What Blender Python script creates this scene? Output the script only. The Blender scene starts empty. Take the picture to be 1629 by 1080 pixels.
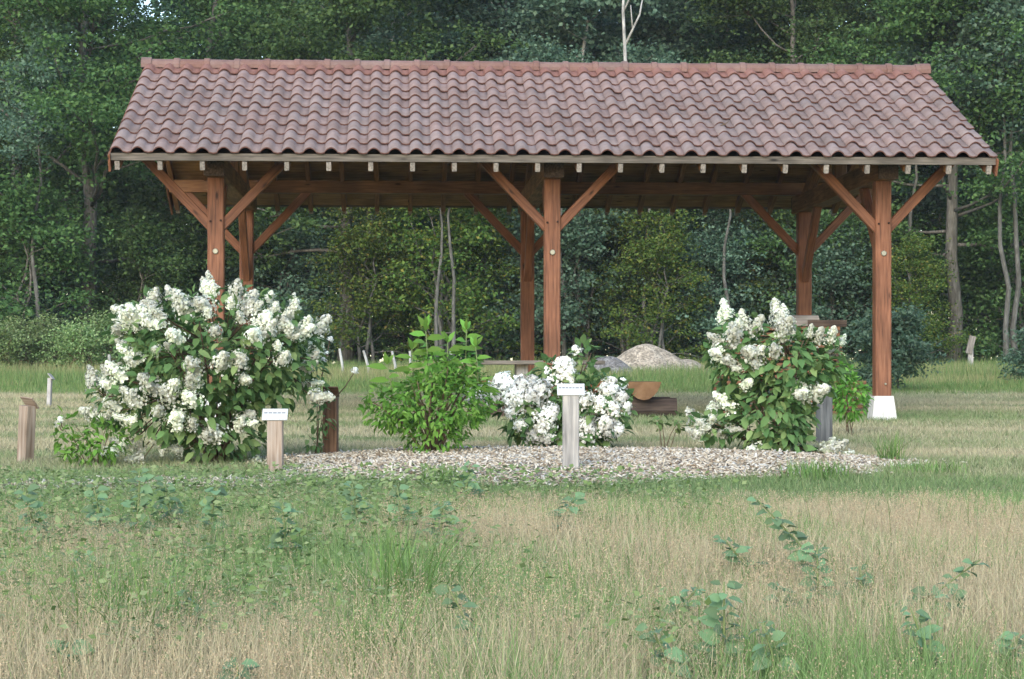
import bpy, bmesh, math, random
import numpy as np
from mathutils import Vector, Matrix, Euler

random.seed(11)
RNG = np.random.default_rng(11)
R = math.radians
scene = bpy.context.scene
COL = scene.collection

# ------------------------------------------------------------------ camera
F_PX, W_PX, H_PX, HOR = 3300.0, 1629.0, 1080.0, 595.0
CZ = 1.6
cam_d = bpy.data.cameras.new('camera')
cam = bpy.data.objects.new('camera', cam_d); COL.objects.link(cam)
cam.location = (0, 0, CZ); cam.rotation_euler = (R(90), 0, 0)
cam_d.sensor_width = 36; cam_d.lens = 36 * F_PX / W_PX
cam_d.shift_y = (HOR - H_PX / 2) / W_PX
cam_d.clip_start = 0.1; cam_d.clip_end = 2000
scene.camera = cam

# ------------------------------------------------------------------ sky and sun
SUN_EL, SUN_AZ = 30.0, 198.0        # azimuth clockwise from +Y (the view direction): behind the camera, a little left
world = bpy.data.worlds.new('World'); scene.world = world; world.use_nodes = True
wn = world.node_tree.nodes; wl = world.node_tree.links
sky = wn.new('ShaderNodeTexSky'); sky.sky_type = 'NISHITA'; sky.sun_disc = False
sky.sun_elevation = R(SUN_EL); sky.sun_rotation = R(SUN_AZ)
sky.air_density = 1.2; sky.dust_density = 1.0; sky.ozone_density = 1.6
bg = wn['Background']; bg.inputs['Strength'].default_value = 0.15
wl.new(sky.outputs[0], bg.inputs['Color'])
sun_d = bpy.data.lights.new('sun', 'SUN'); sun_d.energy = .8; sun_d.angle = R(40); sun_d.color = (1.0, 0.98, 0.93)
sun = bpy.data.objects.new('sun', sun_d); COL.objects.link(sun)
sd = Vector((math.sin(R(SUN_AZ)) * math.cos(R(SUN_EL)), math.cos(R(SUN_AZ)) * math.cos(R(SUN_EL)), math.sin(R(SUN_EL))))
sun.rotation_euler = sd.to_track_quat('Z', 'Y').to_euler()
scene.view_settings.view_transform = 'Standard'; scene.view_settings.look = 'None'
scene.view_settings.gamma = 1.0; scene.view_settings.exposure = 1.55
scene.cycles.use_denoising = True
scene.cycles.max_bounces = 6; scene.cycles.diffuse_bounces = 3; scene.cycles.transmission_bounces = 3

# ------------------------------------------------------------------ helpers
GK = np.array([(-30, -2.0), (0, -1.6), (6, -1.33), (9, -1.12), (12, -.90), (15, -.75), (24.5, -.557), (40, -.2425), (57, .10), (100, .5), (500, 1.4)])
def gz(y):
    return CZ + np.interp(y, GK[:, 0], GK[:, 1])
def at(px, py, d):                       # picture point at depth d -> world point
    return Vector(((px - W_PX / 2) * d / F_PX, d, CZ + (HOR - py) * d / F_PX))
def foot(px, d):                         # picture column at depth d -> ground point
    return Vector(((px - W_PX / 2) * d / F_PX, d, float(gz(d))))

_lat = RNG.random((8, 64, 64))
def vnoise(x, y, k=0):
    x = np.asarray(x, float); y = np.asarray(y, float)
    xi = np.floor(x).astype(int); yi = np.floor(y).astype(int)
    fx = x - xi; fy = y - yi
    fx = fx * fx * (3 - 2 * fx); fy = fy * fy * (3 - 2 * fy)
    L = _lat[k]
    a = L[xi % 64, yi % 64]; b = L[(xi + 1) % 64, yi % 64]; c = L[xi % 64, (yi + 1) % 64]; d = L[(xi + 1) % 64, (yi + 1) % 64]
    return (a * (1 - fx) + b * fx) * (1 - fy) + (c * (1 - fx) + d * fx) * fy
def fbm(x, y, k=0):
    return .55 * vnoise(x, y, k) + .3 * vnoise(x * 2.1 + 7, y * 2.1 + 3, k + 1) + .15 * vnoise(x * 4.3, y * 4.3, k + 2)

def big_mesh(name, verts, loops, per, mat, colors=None, smooth=False):
    """fast mesh from numpy: verts (n,3), loops (f, per)"""
    me = bpy.data.meshes.new(name)
    n, f = len(verts), len(loops)
    me.vertices.add(n); me.vertices.foreach_set('co', np.asarray(verts, np.float32).ravel())
    me.loops.add(f * per); me.loops.foreach_set('vertex_index', np.asarray(loops, np.int32).ravel())
    me.polygons.add(f)
    me.polygons.foreach_set('loop_start', np.arange(f, dtype=np.int32) * per)
    me.polygons.foreach_set('loop_total', np.full(f, per, np.int32))
    if smooth: me.polygons.foreach_set('use_smooth', np.ones(f, bool))
    me.update(calc_edges=True)
    if colors is not None:
        at_ = me.color_attributes.new('tint', 'FLOAT_COLOR', 'POINT')
        c4 = np.ones((n, 4), np.float32); c4[:, :3] = colors
        at_.data.foreach_set('color', c4.ravel())
    me.materials.append(mat)
    return me
def py_mesh(name, verts, faces, mat, smooth=False):
    me = bpy.data.meshes.new(name); me.from_pydata([tuple(v) for v in verts], [], faces)
    if smooth: me.polygons.foreach_set('use_smooth', np.ones(len(me.polygons), bool))
    me.update(); 
    if mat: me.materials.append(mat)
    return me
def link(name, me, parent=None, loc=None, rot=None, scale=None):
    o = bpy.data.objects.new(name, me); COL.objects.link(o)
    if parent: o.parent = parent
    if loc is not None: o.location = loc
    if rot is not None: o.rotation_euler = rot
    if scale is not None: o.scale = (scale,) * 3 if isinstance(scale, (int, float)) else scale
    return o
def empty(name, loc=(0, 0, 0), rz=0):
    o = bpy.data.objects.new(name, None); COL.objects.link(o); o.location = loc; o.rotation_euler = (0, 0, rz); o.empty_display_size = .2
    return o
def tag(o, label, cat, group=None, kind=None):
    o['label'] = label; o['category'] = cat
    if group: o['group'] = group
    if kind: o['kind'] = kind
    return o

# ------------------------------------------------------------------ materials
def new_mat(name):
    m = bpy.data.materials.new(name); m.use_nodes = True
    nt = m.node_tree; b = nt.nodes['Principled BSDF']
    return m, nt, b
def N(nt, t, **kw):
    n = nt.nodes.new(t)
    for k, v in kw.items(): setattr(n, k, v)
    return n
def ramp(nt, stops):
    r = N(nt, 'ShaderNodeValToRGB'); e = r.color_ramp.elements
    while len(e) < len(stops): e.new(.5)
    for i, (p, c) in enumerate(stops): e[i].position = p; e[i].color = (*c, 1)
    return r
def leaf_mat(name, stops, transl=.28, rough=.65, spec=.15):
    m, nt, b = new_mat(name); L = nt.links
    g = N(nt, 'ShaderNodeNewGeometry'); oi = N(nt, 'ShaderNodeObjectInfo')
    r = ramp(nt, stops); L.new(g.outputs['Random Per Island'], r.inputs[0])
    hs = N(nt, 'ShaderNodeHueSaturation')
    mr = N(nt, 'ShaderNodeMapRange'); mr.inputs['To Min'].default_value = .72; mr.inputs['To Max'].default_value = 1.3
    L.new(oi.outputs['Random'], mr.inputs[0]); L.new(mr.outputs[0], hs.inputs['Value'])
    mr2 = N(nt, 'ShaderNodeMapRange'); mr2.inputs['To Min'].default_value = .485; mr2.inputs['To Max'].default_value = .515
    L.new(oi.outputs['Random'], mr2.inputs[0]); L.new(mr2.outputs[0], hs.inputs['Hue'])
    L.new(r.outputs[0], hs.inputs['Color'])
    L.new(hs.outputs[0], b.inputs['Base Color']); b.inputs['Roughness'].default_value = rough; b.inputs['Specular IOR Level'].default_value = spec
    t = N(nt, 'ShaderNodeBsdfTranslucent'); L.new(hs.outputs[0], t.inputs['Color'])
    mx = N(nt, 'ShaderNodeMixShader'); mx.inputs[0].default_value = transl
    L.new(b.outputs[0], mx.inputs[1]); L.new(t.outputs[0], mx.inputs[2])
    L.new(mx.outputs[0], nt.nodes['Material Output'].inputs['Surface'])
    return m
def tint_mat(name, transl=.25, rough=.6):
    m, nt, b = new_mat(name); L = nt.links
    a = N(nt, 'ShaderNodeVertexColor'); a.layer_name = 'tint'
    g = N(nt, 'ShaderNodeNewGeometry')
    hs = N(nt, 'ShaderNodeHueSaturation'); mr = N(nt, 'ShaderNodeMapRange'); mr.inputs['To Min'].default_value = .7; mr.inputs['To Max'].default_value = 1.3
    L.new(g.outputs['Random Per Island'], mr.inputs[0]); L.new(mr.outputs[0], hs.inputs['Value']); L.new(a.outputs[0], hs.inputs['Color'])
    L.new(hs.outputs[0], b.inputs['Base Color']); b.inputs['Roughness'].default_value = rough; b.inputs['Specular IOR Level'].default_value = .2
    t = N(nt, 'ShaderNodeBsdfTranslucent'); L.new(hs.outputs[0], t.inputs['Color'])
    mx = N(nt, 'ShaderNodeMixShader'); mx.inputs[0].default_value = transl
    L.new(b.outputs[0], mx.inputs[1]); L.new(t.outputs[0], mx.inputs[2]); L.new(mx.outputs[0], nt.nodes['Material Output'].inputs['Surface'])
    return m
def wood_mat(name, c_dark, c_mid, c_light, rough=.7, grain=(1.0, 16, 16), knots=True, vary=.3):
    m, nt, b = new_mat(name); L = nt.links
    tc = N(nt, 'ShaderNodeTexCoord'); mp = N(nt, 'ShaderNodeMapping'); mp.inputs['Scale'].default_value = grain
    oi = N(nt, 'ShaderNodeObjectInfo'); ad = N(nt, 'ShaderNodeVectorMath', operation='ADD')
    sc = N(nt, 'ShaderNodeVectorMath', operation='SCALE'); sc.inputs['Scale'].default_value = 37.0
    cx = N(nt, 'ShaderNodeCombineXYZ'); L.new(oi.outputs['Random'], cx.inputs[0]); L.new(oi.outputs['Random'], cx.inputs[1])
    L.new(cx.outputs[0], sc.inputs[0]); L.new(tc.outputs['Object'], ad.inputs[0]); L.new(sc.outputs[0], ad.inputs[1]); L.new(ad.outputs[0], mp.inputs['Vector'])
    n1 = N(nt, 'ShaderNodeTexNoise'); n1.inputs['Scale'].default_value = 3.0; n1.inputs['Detail'].default_value = 6; L.new(mp.outputs[0], n1.inputs['Vector'])
    r = ramp(nt, [(.3, c_dark), (.5, c_mid), (.72, c_light)]); L.new(n1.outputs['Fac'], r.inputs[0])
    col = r.outputs[0]
    n2 = N(nt, 'ShaderNodeTexNoise'); n2.inputs['Scale'].default_value = 2.2; n2.inputs['Detail'].default_value = 3; L.new(ad.outputs[0], n2.inputs['Vector'])
    mr = N(nt, 'ShaderNodeMapRange'); mr.inputs['From Min'].default_value = .3; mr.inputs['From Max'].default_value = .7; mr.inputs['To Min'].default_value = 1 - vary; mr.inputs['To Max'].default_value = 1 + vary
    L.new(n2.outputs['Fac'], mr.inputs[0])
    hs = N(nt, 'ShaderNodeHueSaturation'); L.new(mr.outputs[0], hs.inputs['Value']); L.new(col, hs.inputs['Color']); col = hs.outputs[0]
    if knots:
        mk = N(nt, 'ShaderNodeMapping'); mk.inputs['Scale'].default_value = (1.6, 5, 5); L.new(ad.outputs[0], mk.inputs['Vector'])
        v = N(nt, 'ShaderNodeTexVoronoi'); v.inputs['Scale'].default_value = 1.3; L.new(mk.outputs[0], v.inputs['Vector'])
        rk = ramp(nt, [(.05, (1, 1, 1)), (.13, (0, 0, 0))]); L.new(v.outputs['Distance'], rk.inputs[0])
        mx = N(nt, 'ShaderNodeMixRGB'); mx.inputs[2].default_value = (*[c * .35 for c in c_dark], 1); L.new(rk.outputs[0], mx.inputs[0]); L.new(col, mx.inputs[1]); col = mx.outputs[0]
    L.new(col, b.inputs['Base Color']); b.inputs['Roughness'].default_value = rough; b.inputs['Specular IOR Level'].default_value = .25
    bp = N(nt, 'ShaderNodeBump'); bp.inputs['Strength'].default_value = .35; bp.inputs['Distance'].default_value = .006; L.new(n1.outputs['Fac'], bp.inputs['Height']); L.new(bp.outputs[0], b.inputs['Normal'])
    return m
def noise_mat(name, stops, scale=8, detail=8, rough=.85, bump=.4, bdist=.02, spec=.2, coord='Object', stretch=(1, 1, 1), fine=None):
    m, nt, b = new_mat(name); L = nt.links
    tc = N(nt, 'ShaderNodeTexCoord'); mp = N(nt, 'ShaderNodeMapping'); mp.inputs['Scale'].default_value = stretch; L.new(tc.outputs[coord], mp.inputs['Vector'])
    n1 = N(nt, 'ShaderNodeTexNoise'); n1.inputs['Scale'].default_value = scale; n1.inputs['Detail'].default_value = detail; n1.inputs['Roughness'].default_value = .65; L.new(mp.outputs[0], n1.inputs['Vector'])
    r = ramp(nt, stops); L.new(n1.outputs['Fac'], r.inputs[0]); col = r.outputs[0]
    if fine:
        v = N(nt, 'ShaderNodeTexVoronoi'); v.inputs['Scale'].default_value = fine; L.new(mp.outputs[0], v.inputs['Vector'])
        mr = N(nt, 'ShaderNodeMapRange'); mr.inputs['To Min'].default_value = .55; mr.inputs['To Max'].default_value = 1.35; 
        sx = N(nt, 'ShaderNodeSeparateColor'); L.new(v.outputs['Color'], sx.inputs[0]); L.new(sx.outputs[0], mr.inputs[0])
        hs = N(nt, 'ShaderNodeHueSaturation'); L.new(mr.outputs[0], hs.inputs['Value']); L.new(col, hs.inputs['Color']); col = hs.outputs[0]
    L.new(col, b.inputs['Base Color']); b.inputs['Roughness'].default_value = rough; b.inputs['Specular IOR Level'].default_value = spec
    bp = N(nt, 'ShaderNodeBump'); bp.inputs['Strength'].default_value = bump; bp.inputs['Distance'].default_value = bdist; L.new(n1.outputs['Fac'], bp.inputs['Height']); L.new(bp.outputs[0], b.inputs['Normal'])
    return m
def tile_mat(name, stops, lip):
    m, nt, b = new_mat(name); L = nt.links
    oi = N(nt, 'ShaderNodeObjectInfo'); g = N(nt, 'ShaderNodeNewGeometry'); tc = N(nt, 'ShaderNodeTexCoord')
    n1 = N(nt, 'ShaderNodeTexNoise'); n1.inputs['Scale'].default_value = 5; n1.inputs['Detail'].default_value = 7; n1.inputs['Roughness'].default_value = .7; L.new(g.outputs['Position'], n1.inputs['Vector'])
    r = ramp(nt, stops); L.new(n1.outputs['Fac'], r.inputs[0])
    hs = N(nt, 'ShaderNodeHueSaturation'); mr = N(nt, 'ShaderNodeMapRange'); mr.inputs['To Min'].default_value = .86; mr.inputs['To Max'].default_value = 1.13
    L.new(oi.outputs['Random'], mr.inputs[0]); L.new(mr.outputs[0], hs.inputs['Value'])
    m2 = N(nt, 'ShaderNodeMapRange'); m2.inputs['To Min'].default_value = .85; m2.inputs['To Max'].default_value = 1.2; 
    wn_ = N(nt, 'ShaderNodeTexWhiteNoise', noise_dimensions='1D'); L.new(oi.outputs['Random'], wn_.inputs['W']); L.new(wn_.outputs['Value'], m2.inputs[0]); L.new(m2.outputs[0], hs.inputs['Saturation'])
    L.new(r.outputs[0], hs.inputs['Color'])
    n3 = N(nt, 'ShaderNodeTexNoise'); n3.inputs['Scale'].default_value = 60; n3.inputs['Detail'].default_value = 3; L.new(g.outputs['Position'], n3.inputs['Vector'])
    rl = ramp(nt, [(.62, (0, 0, 0)), (.72, (1, 1, 1))]); L.new(n3.outputs['Fac'], rl.inputs[0])
    mx = N(nt, 'ShaderNodeMixRGB'); mx.inputs[2].default_value = (.24, .22, .19, 1); mf = N(nt, 'ShaderNodeMath', operation='MULTIPLY'); mf.inputs[1].default_value = .35; L.new(rl.outputs[0], mf.inputs[0]); L.new(mf.outputs[0], mx.inputs[0]); L.new(hs.outputs[0], mx.inputs[1])
    L.new(mx.outputs[0], b.inputs['Base Color']); b.inputs['Roughness'].default_value = .72; b.inputs['Specular IOR Level'].default_value = .25
    bp = N(nt, 'ShaderNodeBump'); bp.inputs['Strength'].default_value = .25; bp.inputs['Distance'].default_value = .004; L.new(n3.outputs['Fac'], bp.inputs['Height']); L.new(bp.outputs[0], b.inputs['Normal'])
    return m
def plain(name, c, rough=.6, metal=0, spec=.3):
    m, nt, b = new_mat(name); b.inputs['Base Color'].default_value = (*c, 1); b.inputs['Roughness'].default_value = rough; b.inputs['Metallic'].default_value = metal; b.inputs['Specular IOR Level'].default_value = spec
    return m

M = {}
M['post'] = wood_mat('stained_timber', (.09, .038, .021), (.165, .069, .037), (.225, .102, .056))
M['beam'] = wood_mat('roof_timber', (.10, .045, .02), (.16, .075, .033), (.22, .11, .05))
M['board'] = wood_mat('roof_boards', (.15, .08, .032), (.22, .12, .05), (.28, .165, .075), knots=True)
M['grey'] = wood_mat('weathered_grey_wood', (.13, .115, .10), (.22, .195, .17), (.32, .285, .25), rough=.8)
M['fascia'] = wood_mat('weathered_fascia_wood', (.06, .052, .042), (.105, .09, .074), (.155, .135, .112), rough=.85)
M['greypost'] = wood_mat('silvered_post_wood', (.18, .17, .16), (.30, .285, .265), (.42, .385, .34), rough=.8)
M['tanpost'] = wood_mat('part_weathered_post_wood', (.15, .105, .075), (.27, .205, .155), (.36, .30, .25), rough=.8)
M['brownpost'] = wood_mat('brown_post_wood', (.08, .042, .024), (.15, .08, .045), (.22, .13, .08), rough=.8)
M['darkpost'] = wood_mat('dark_grey_post_wood', (.07, .07, .07), (.13, .13, .125), (.2, .195, .185), rough=.85)
M['log'] = wood_mat('bench_log_wood', (.13, .045, .022), (.24, .09, .04), (.33, .14, .06))
M['logend'] = noise_mat('cut_log_end', [(.3, (.11, .06, .03)), (.55, (.18, .10, .05)), (.75, (.22, .135, .075))], scale=6, bump=.1)
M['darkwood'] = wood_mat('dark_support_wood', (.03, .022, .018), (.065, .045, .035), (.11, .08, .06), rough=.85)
M['plank'] = wood_mat('stacked_plank_wood', (.085, .038, .02), (.155, .072, .036), (.22, .115, .06))
M['tile'] = tile_mat('weathered_roof_tile', [(.25, (.115, .082, .073)), (.42, (.165, .122, .112)), (.6, (.195, .153, .146)), (.8, (.22, .155, .138))], None)
M['tilered'] = tile_mat('red_roof_tile', [(.25, (.11, .062, .052)), (.5, (.155, .088, .076)), (.8, (.18, .115, .10))], None)
M['ridge'] = tile_mat('ridge_tile_clay', [(.25, (.12, .07, .058)), (.5, (.175, .105, .088)), (.8, (.21, .14, .12))], None)
M['lip'] = plain('tile_edge_clay', (.10, .045, .035), .8)
M['felt'] = plain('roof_underlay', (.03, .025, .02), .9)
M['concrete'] = noise_mat('white_concrete', [(.28, (.30, .285, .25)), (.45, (.52, .51, .48)), (.7, (.62, .61, .58))], scale=7, bump=.15, bdist=.01)
M['steel'] = plain('galvanised_steel', (.28, .27, .21), .5, .7)
M['hole'] = plain('dark_peg', (.03, .015, .01), .9)
M['bark'] = noise_mat('tree_bark', [(.3, (.045, .04, .032)), (.55, (.12, .11, .092)), (.75, (.24, .225, .195))], scale=5, bump=.8, bdist=.03, stretch=(3, 3, .6))
M['palebark'] = noise_mat('pale_tree_bark', [(.3, (.14, .135, .12)), (.5, (.34, .335, .31)), (.7, (.5, .5, .47))], scale=4, bump=.4, bdist=.02, stretch=(2, 2, .8))
M['greybark'] = noise_mat('grey_sapling_bark', [(.3, (.045, .042, .036)), (.5, (.10, .096, .084)), (.7, (.18, .175, .16))], scale=5, bump=.4, bdist=.02, stretch=(2, 2, .7))
M['twig'] = plain('brown_twig', (.11, .075, .045), .8)
M['greenstem'] = plain('green_stem', (.15, .19, .07), .6)
M['gravel'] = noise_mat('pale_gravel', [(.3, (.20, .165, .12)), (.5, (.34, .285, .215)), (.7, (.44, .375, .29))], scale=5, bump=.8, bdist=.05, fine=26)
M['gravel2'] = noise_mat('grey_gravel', [(.3, (.09, .085, .08)), (.5, (.16, .15, .14)), (.7, (.24, .225, .21))], scale=5, bump=.8, bdist=.05, fine=26)
M['white'] = noise_mat('white_label_plate', [(.3, (.42, .43, .43)), (.7, (.50, .51, .50))], scale=3, bump=.0)
M['print'] = plain('faded_grey_print', (.16, .17, .18), .7)
M['whitepaint'] = noise_mat('dull_white_paint', [(.3, (.28, .265, .255)), (.7, (.42, .40, .385))], scale=9, bump=.2)
G1 = [(0, (.038, .08, .025)), (.5, (.07, .132, .042)), (1, (.115, .185, .06))]
M['leaf_oak'] = leaf_mat('oak_leaves', G1)
M['leaf_teal'] = leaf_mat('bluish_leaves', [(0, (.055, .11, .068)), (.5, (.095, .165, .105)), (1, (.15, .22, .145))])
M['leaf_yel'] = leaf_mat('yellowing_leaves', [(0, (.045, .085, .02)), (.5, (.085, .14, .03)), (.9, (.15, .185, .04)), (1, (.2, .16, .04))])
M['leaf_dark'] = leaf_mat('dark_leaves', [(0, (.025, .055, .028)), (.5, (.042, .088, .044)), (1, (.07, .125, .062))])
M['leaf_hyd'] = leaf_mat('hydrangea_leaves', [(0, (.065, .135, .045)), (.6, (.12, .205, .07)), (1, (.22, .29, .11))], rough=.7)
M['leaf_light'] = leaf_mat('fresh_green_leaves', [(0, (.07, .16, .025)), (.5, (.12, .25, .04)), (1, (.20, .34, .07))], transl=.35)
M['leaf_pop'] = leaf_mat('poplar_sucker_leaves', [(0, (.08, .155, .065)), (.5, (.135, .23, .105)), (1, (.25, .32, .2))], rough=.55)
M['leaf_weed'] = leaf_mat('weed_leaves', [(0, (.11, .18, .055)), (.5, (.18, .26, .09)), (1, (.28, .34, .16))])
M['petal'] = leaf_mat('white_petals', [(0, (.50, .58, .36)), (.22, (.72, .74, .60)), (1, (.84, .84, .78))], transl=.3, rough=.6)
M['petalw'] = leaf_mat('pure_white_petals', [(0, (.76, .78, .66)), (.2, (.87, .87, .80)), (1, (.90, .90, .85))], transl=.2, rough=.6)
M['grass'] = tint_mat('grass_blades')
M['chip'] = leaf_mat('wood_chips', [(0, (.17, .125, .08)), (.35, (.38, .315, .23)), (.75, (.54, .475, .375)), (1, (.64, .60, .52))], transl=0, rough=.85)

def ground_mat():
    m, nt, b = new_mat('meadow_soil_and_turf'); L = nt.links
    g = N(nt, 'ShaderNodeNewGeometry')
    mp = N(nt, 'ShaderNodeMapping'); mp.inputs['Scale'].default_value = (.22, .55, 1); L.new(g.outputs['Position'], mp.inputs['Vector'])
    n1 = N(nt, 'ShaderNodeTexNoise'); n1.inputs['Scale'].default_value = 1.3; n1.inputs['Detail'].default_value = 6; L.new(mp.outputs[0], n1.inputs['Vector'])
    r = ramp(nt, [(.36, (.10, .15, .045)), (.5, (.20, .21, .09)), (.62, (.32, .27, .15))]); L.new(n1.outputs['Fac'], r.inputs[0])
    n2 = N(nt, 'ShaderNodeTexNoise'); n2.inputs['Scale'].default_value = 30; n2.inputs['Detail'].default_value = 5; L.new(g.outputs['Position'], n2.inputs['Vector'])
    mr = N(nt, 'ShaderNodeMapRange'); mr.inputs['From Min'].default_value = .3; mr.inputs['From Max'].default_value = .7; mr.inputs['To Min'].default_value = .65; mr.inputs['To Max'].default_value = 1.25; L.new(n2.outputs['Fac'], mr.inputs[0])
    # beyond the mown part the ground turns to green rough grass
    sx = N(nt, 'ShaderNodeSeparateXYZ'); L.new(g.outputs['Position'], sx.inputs[0])
    m1 = N(nt, 'ShaderNodeMapRange'); m1.inputs['From Min'].default_value = 36; m1.inputs['From Max'].default_value = 41; L.new(sx.outputs[1], m1.inputs[0])
    mx = N(nt, 'ShaderNodeMixRGB'); mx.inputs[2].default_value = (.10, .17, .045, 1); L.new(m1.outputs[0], mx.inputs[0]); L.new(r.outputs[0], mx.inputs[1])
    hs = N(nt, 'ShaderNodeHueSaturation'); L.new(mx.outputs[0], hs.inputs['Color']); L.new(mr.outputs[0], hs.inputs['Value'])
    L.new(hs.outputs[0], b.inputs['Base Color']); b.inputs['Roughness'].default_value = .95; b.inputs['Specular IOR Level'].default_value = .1
    bp = N(nt, 'ShaderNodeBump'); bp.inputs['Strength'].default_value = .6; bp.inputs['Distance'].default_value = .03; L.new(n2.outputs['Fac'], bp.inputs['Height']); L.new(bp.outputs[0], b.inputs['Normal'])
    return m
M['ground'] = ground_mat()

# ------------------------------------------------------------------ geometry builders
def chamfer_box_mesh(name, L, w, h, mat, c=.008):
    """beam along local x from 0 to L, section w (y) by h (z), chamfered long edges"""
    a, b = w / 2, h / 2
    prof = [(-a + c, -b), (a - c, -b), (a, -b + c), (a, b - c), (a - c, b), (-a + c, b), (-a, b - c), (-a, -b + c)]
    v = [(0, y, z) for y, z in prof] + [(L, y, z) for y, z in prof]
    f = [(i, (i + 1) % 8, 8 + (i + 1) % 8, 8 + i) for i in range(8)] + [tuple(range(7, -1, -1)), tuple(range(8, 16))]
    return py_mesh(name, v, f, mat)
BM = {}
def beam(name, p0, p1, w, h, mat, parent, up=(0, 0, 1), c=.008):
    p0, p1 = Vector(p0), Vector(p1); d = p1 - p0; L = d.length
    x = d.normalized(); u = Vector(up)
    if abs(x.dot(u)) > .95: u = Vector((0, 1, 0))
    y = u.cross(x).normalized(); z = x.cross(y)
    o = link(name, chamfer_box_mesh(name, L, w, h, mat, c), parent)
    mt = Matrix((x, y, z)).transposed().to_4x4(); mt.translation = p0
    o.matrix_local = mt; BM[o.name] = mt
    return o
def tube_np(pts, radii, sides=6, cap=True):
    pts = [Vector(p) for p in pts]; n = len(pts); V = []; Fc = []
    ref = Vector((.31, .95, .05)).normalized()
    for i, p in enumerate(pts):
        t = (pts[min(i + 1, n - 1)] - pts[max(i - 1, 0)]).normalized()
        a = t.cross(ref)
        if a.length < .1: a = t.cross(Vector((1, 0, 0)))
        a.normalize(); b = t.cross(a)
        for k in range(sides):
            th = 2 * math.pi * k / sides
            V.append(p + (a * math.cos(th) + b * math.sin(th)) * radii[i])
    for i in range(n - 1):
        for k in range(sides):
            k2 = (k + 1) % sides
            Fc.append((i * sides + k, i * sides + k2, (i + 1) * sides + k2, (i + 1) * sides + k))
    if cap:
        Fc.append(tuple(range(sides - 1, -1, -1))); Fc.append(tuple((n - 1) * sides + k for k in range(sides)))
    return V, Fc
class MB:
    def __init__(s): s.v = []; s.f = []
    def add(s, V, Fc):
        o = len(s.v); s.v += [tuple(p) for p in V]; s.f += [tuple(i + o for i in q) for q in Fc]
    def tube(s, pts, radii, sides=6): s.add(*tube_np(pts, radii, sides))
    def mesh(s, name, mat, smooth=True): return py_mesh(name, s.v, s.f, mat, smooth)

def rand_unit(n):
    v = RNG.normal(size=(n, 3)); return v / np.linalg.norm(v, axis=1, keepdims=True)
def leaf_quads(c, d, nrm, ln, wd):
    """rhombic leaves: c base points, d length direction, nrm facing normal"""
    s = np.cross(d, nrm); s /= (np.linalg.norm(s, axis=1, keepdims=True) + 1e-9)
    n = len(c); ln = np.broadcast_to(ln, (n,))[:, None]; wd = np.broadcast_to(wd, (n,))[:, None]
    nn = np.cross(s, d)
    v = np.empty((n, 4, 3))
    v[:, 0] = c; v[:, 2] = c + d * ln
    v[:, 1] = c + d * ln * .42 + s * wd * .5 + nn * wd * .12; v[:, 3] = c + d * ln * .42 - s * wd * .5 + nn * wd * .12
    return v.reshape(-1, 3), np.arange(n * 4).reshape(-1, 4)

# ================================================================== GROUND
ys = np.concatenate([np.linspace(-25, 4, 12), np.linspace(5, 30, 64), np.linspace(31, 70, 50), np.geomspace(74, 500, 18)])
xs = np.concatenate([-np.geomspace(300, 14, 14), np.linspace(-13, 13, 66), np.geomspace(14, 300, 14)])
XX, YY = np.meshgrid(xs, ys)
def gz2(x, y):
    return gz(y) + (fbm(np.asarray(x) * .5 + 20, np.asarray(y) * .5 + 40, 3) - .5) * .06
ZZ = gz2(XX, YY)
gv = np.stack([XX, YY, ZZ], -1).reshape(-1, 3)
nx_, ny_ = len(xs), len(ys)
idx = np.arange(nx_ * ny_).reshape(ny_, nx_)
gf = np.stack([idx[:-1, :-1], idx[:-1, 1:], idx[1:, 1:], idx[1:, :-1]], -1).reshape(-1, 4)
o = link('ground', big_mesh('ground', gv, gf, 4, M['ground'], smooth=True)); o['kind'] = 'structure'

# mulch bed: low mound
BX, BY, BRX, BRY = .42, 16.35, 2.5, 1.72
def bed_r(x, y):
    a = np.arctan2((y - BY) / BRY, (x - BX) / BRX)
    w = 1 + .10 * np.sin(3 * a + 1) + .06 * np.sin(7 * a)
    return np.sqrt(((x - BX) / BRX) ** 2 + ((y - BY) / BRY) ** 2) / w
def bed_h(x, y):
    r = np.clip(bed_r(x, y), 0, 1); return .075 * (1 - r ** 3)
rr = np.linspace(0, 1.0, 14); aa = np.linspace(0, 2 * math.pi, 56, endpoint=False)
v = [(BX, BY, float(gz2(BX, BY)) + .08)]; f = []
for i, r in enumerate(rr[1:]):
    for a in aa:
        w = 1 + .10 * math.sin(3 * a + 1) + .06 * math.sin(7 * a)
        x = BX + BRX * r * w * math.cos(a); y = BY + BRY * r * w * math.sin(a)
        v.append((x, y, float(gz2(x, y)) + .075 * (1 - r ** 3) + .006 - (.05 if i == 12 else 0)))
na = len(aa)
for k in range(na): f.append((0, 1 + k, 1 + (k + 1) % na))
for i in range(12):
    for k in range(na):
        f.append((1 + i * na + k, 1 + (i + 1) * na + k, 1 + (i + 1) * na + (k + 1) % na, 1 + i * na + (k + 1) % na))
M['mulch'] = noise_mat('mulch_ground', [(.3, (.14, .10, .075)), (.5, (.30, .24, .19)), (.7, (.46, .40, .34))], scale=9, bump=1, bdist=.03, fine=45)
o = link('mulch_bed', py_mesh('mulch_bed', v, f, M['mulch'], True)); o['kind'] = 'structure'

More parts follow.
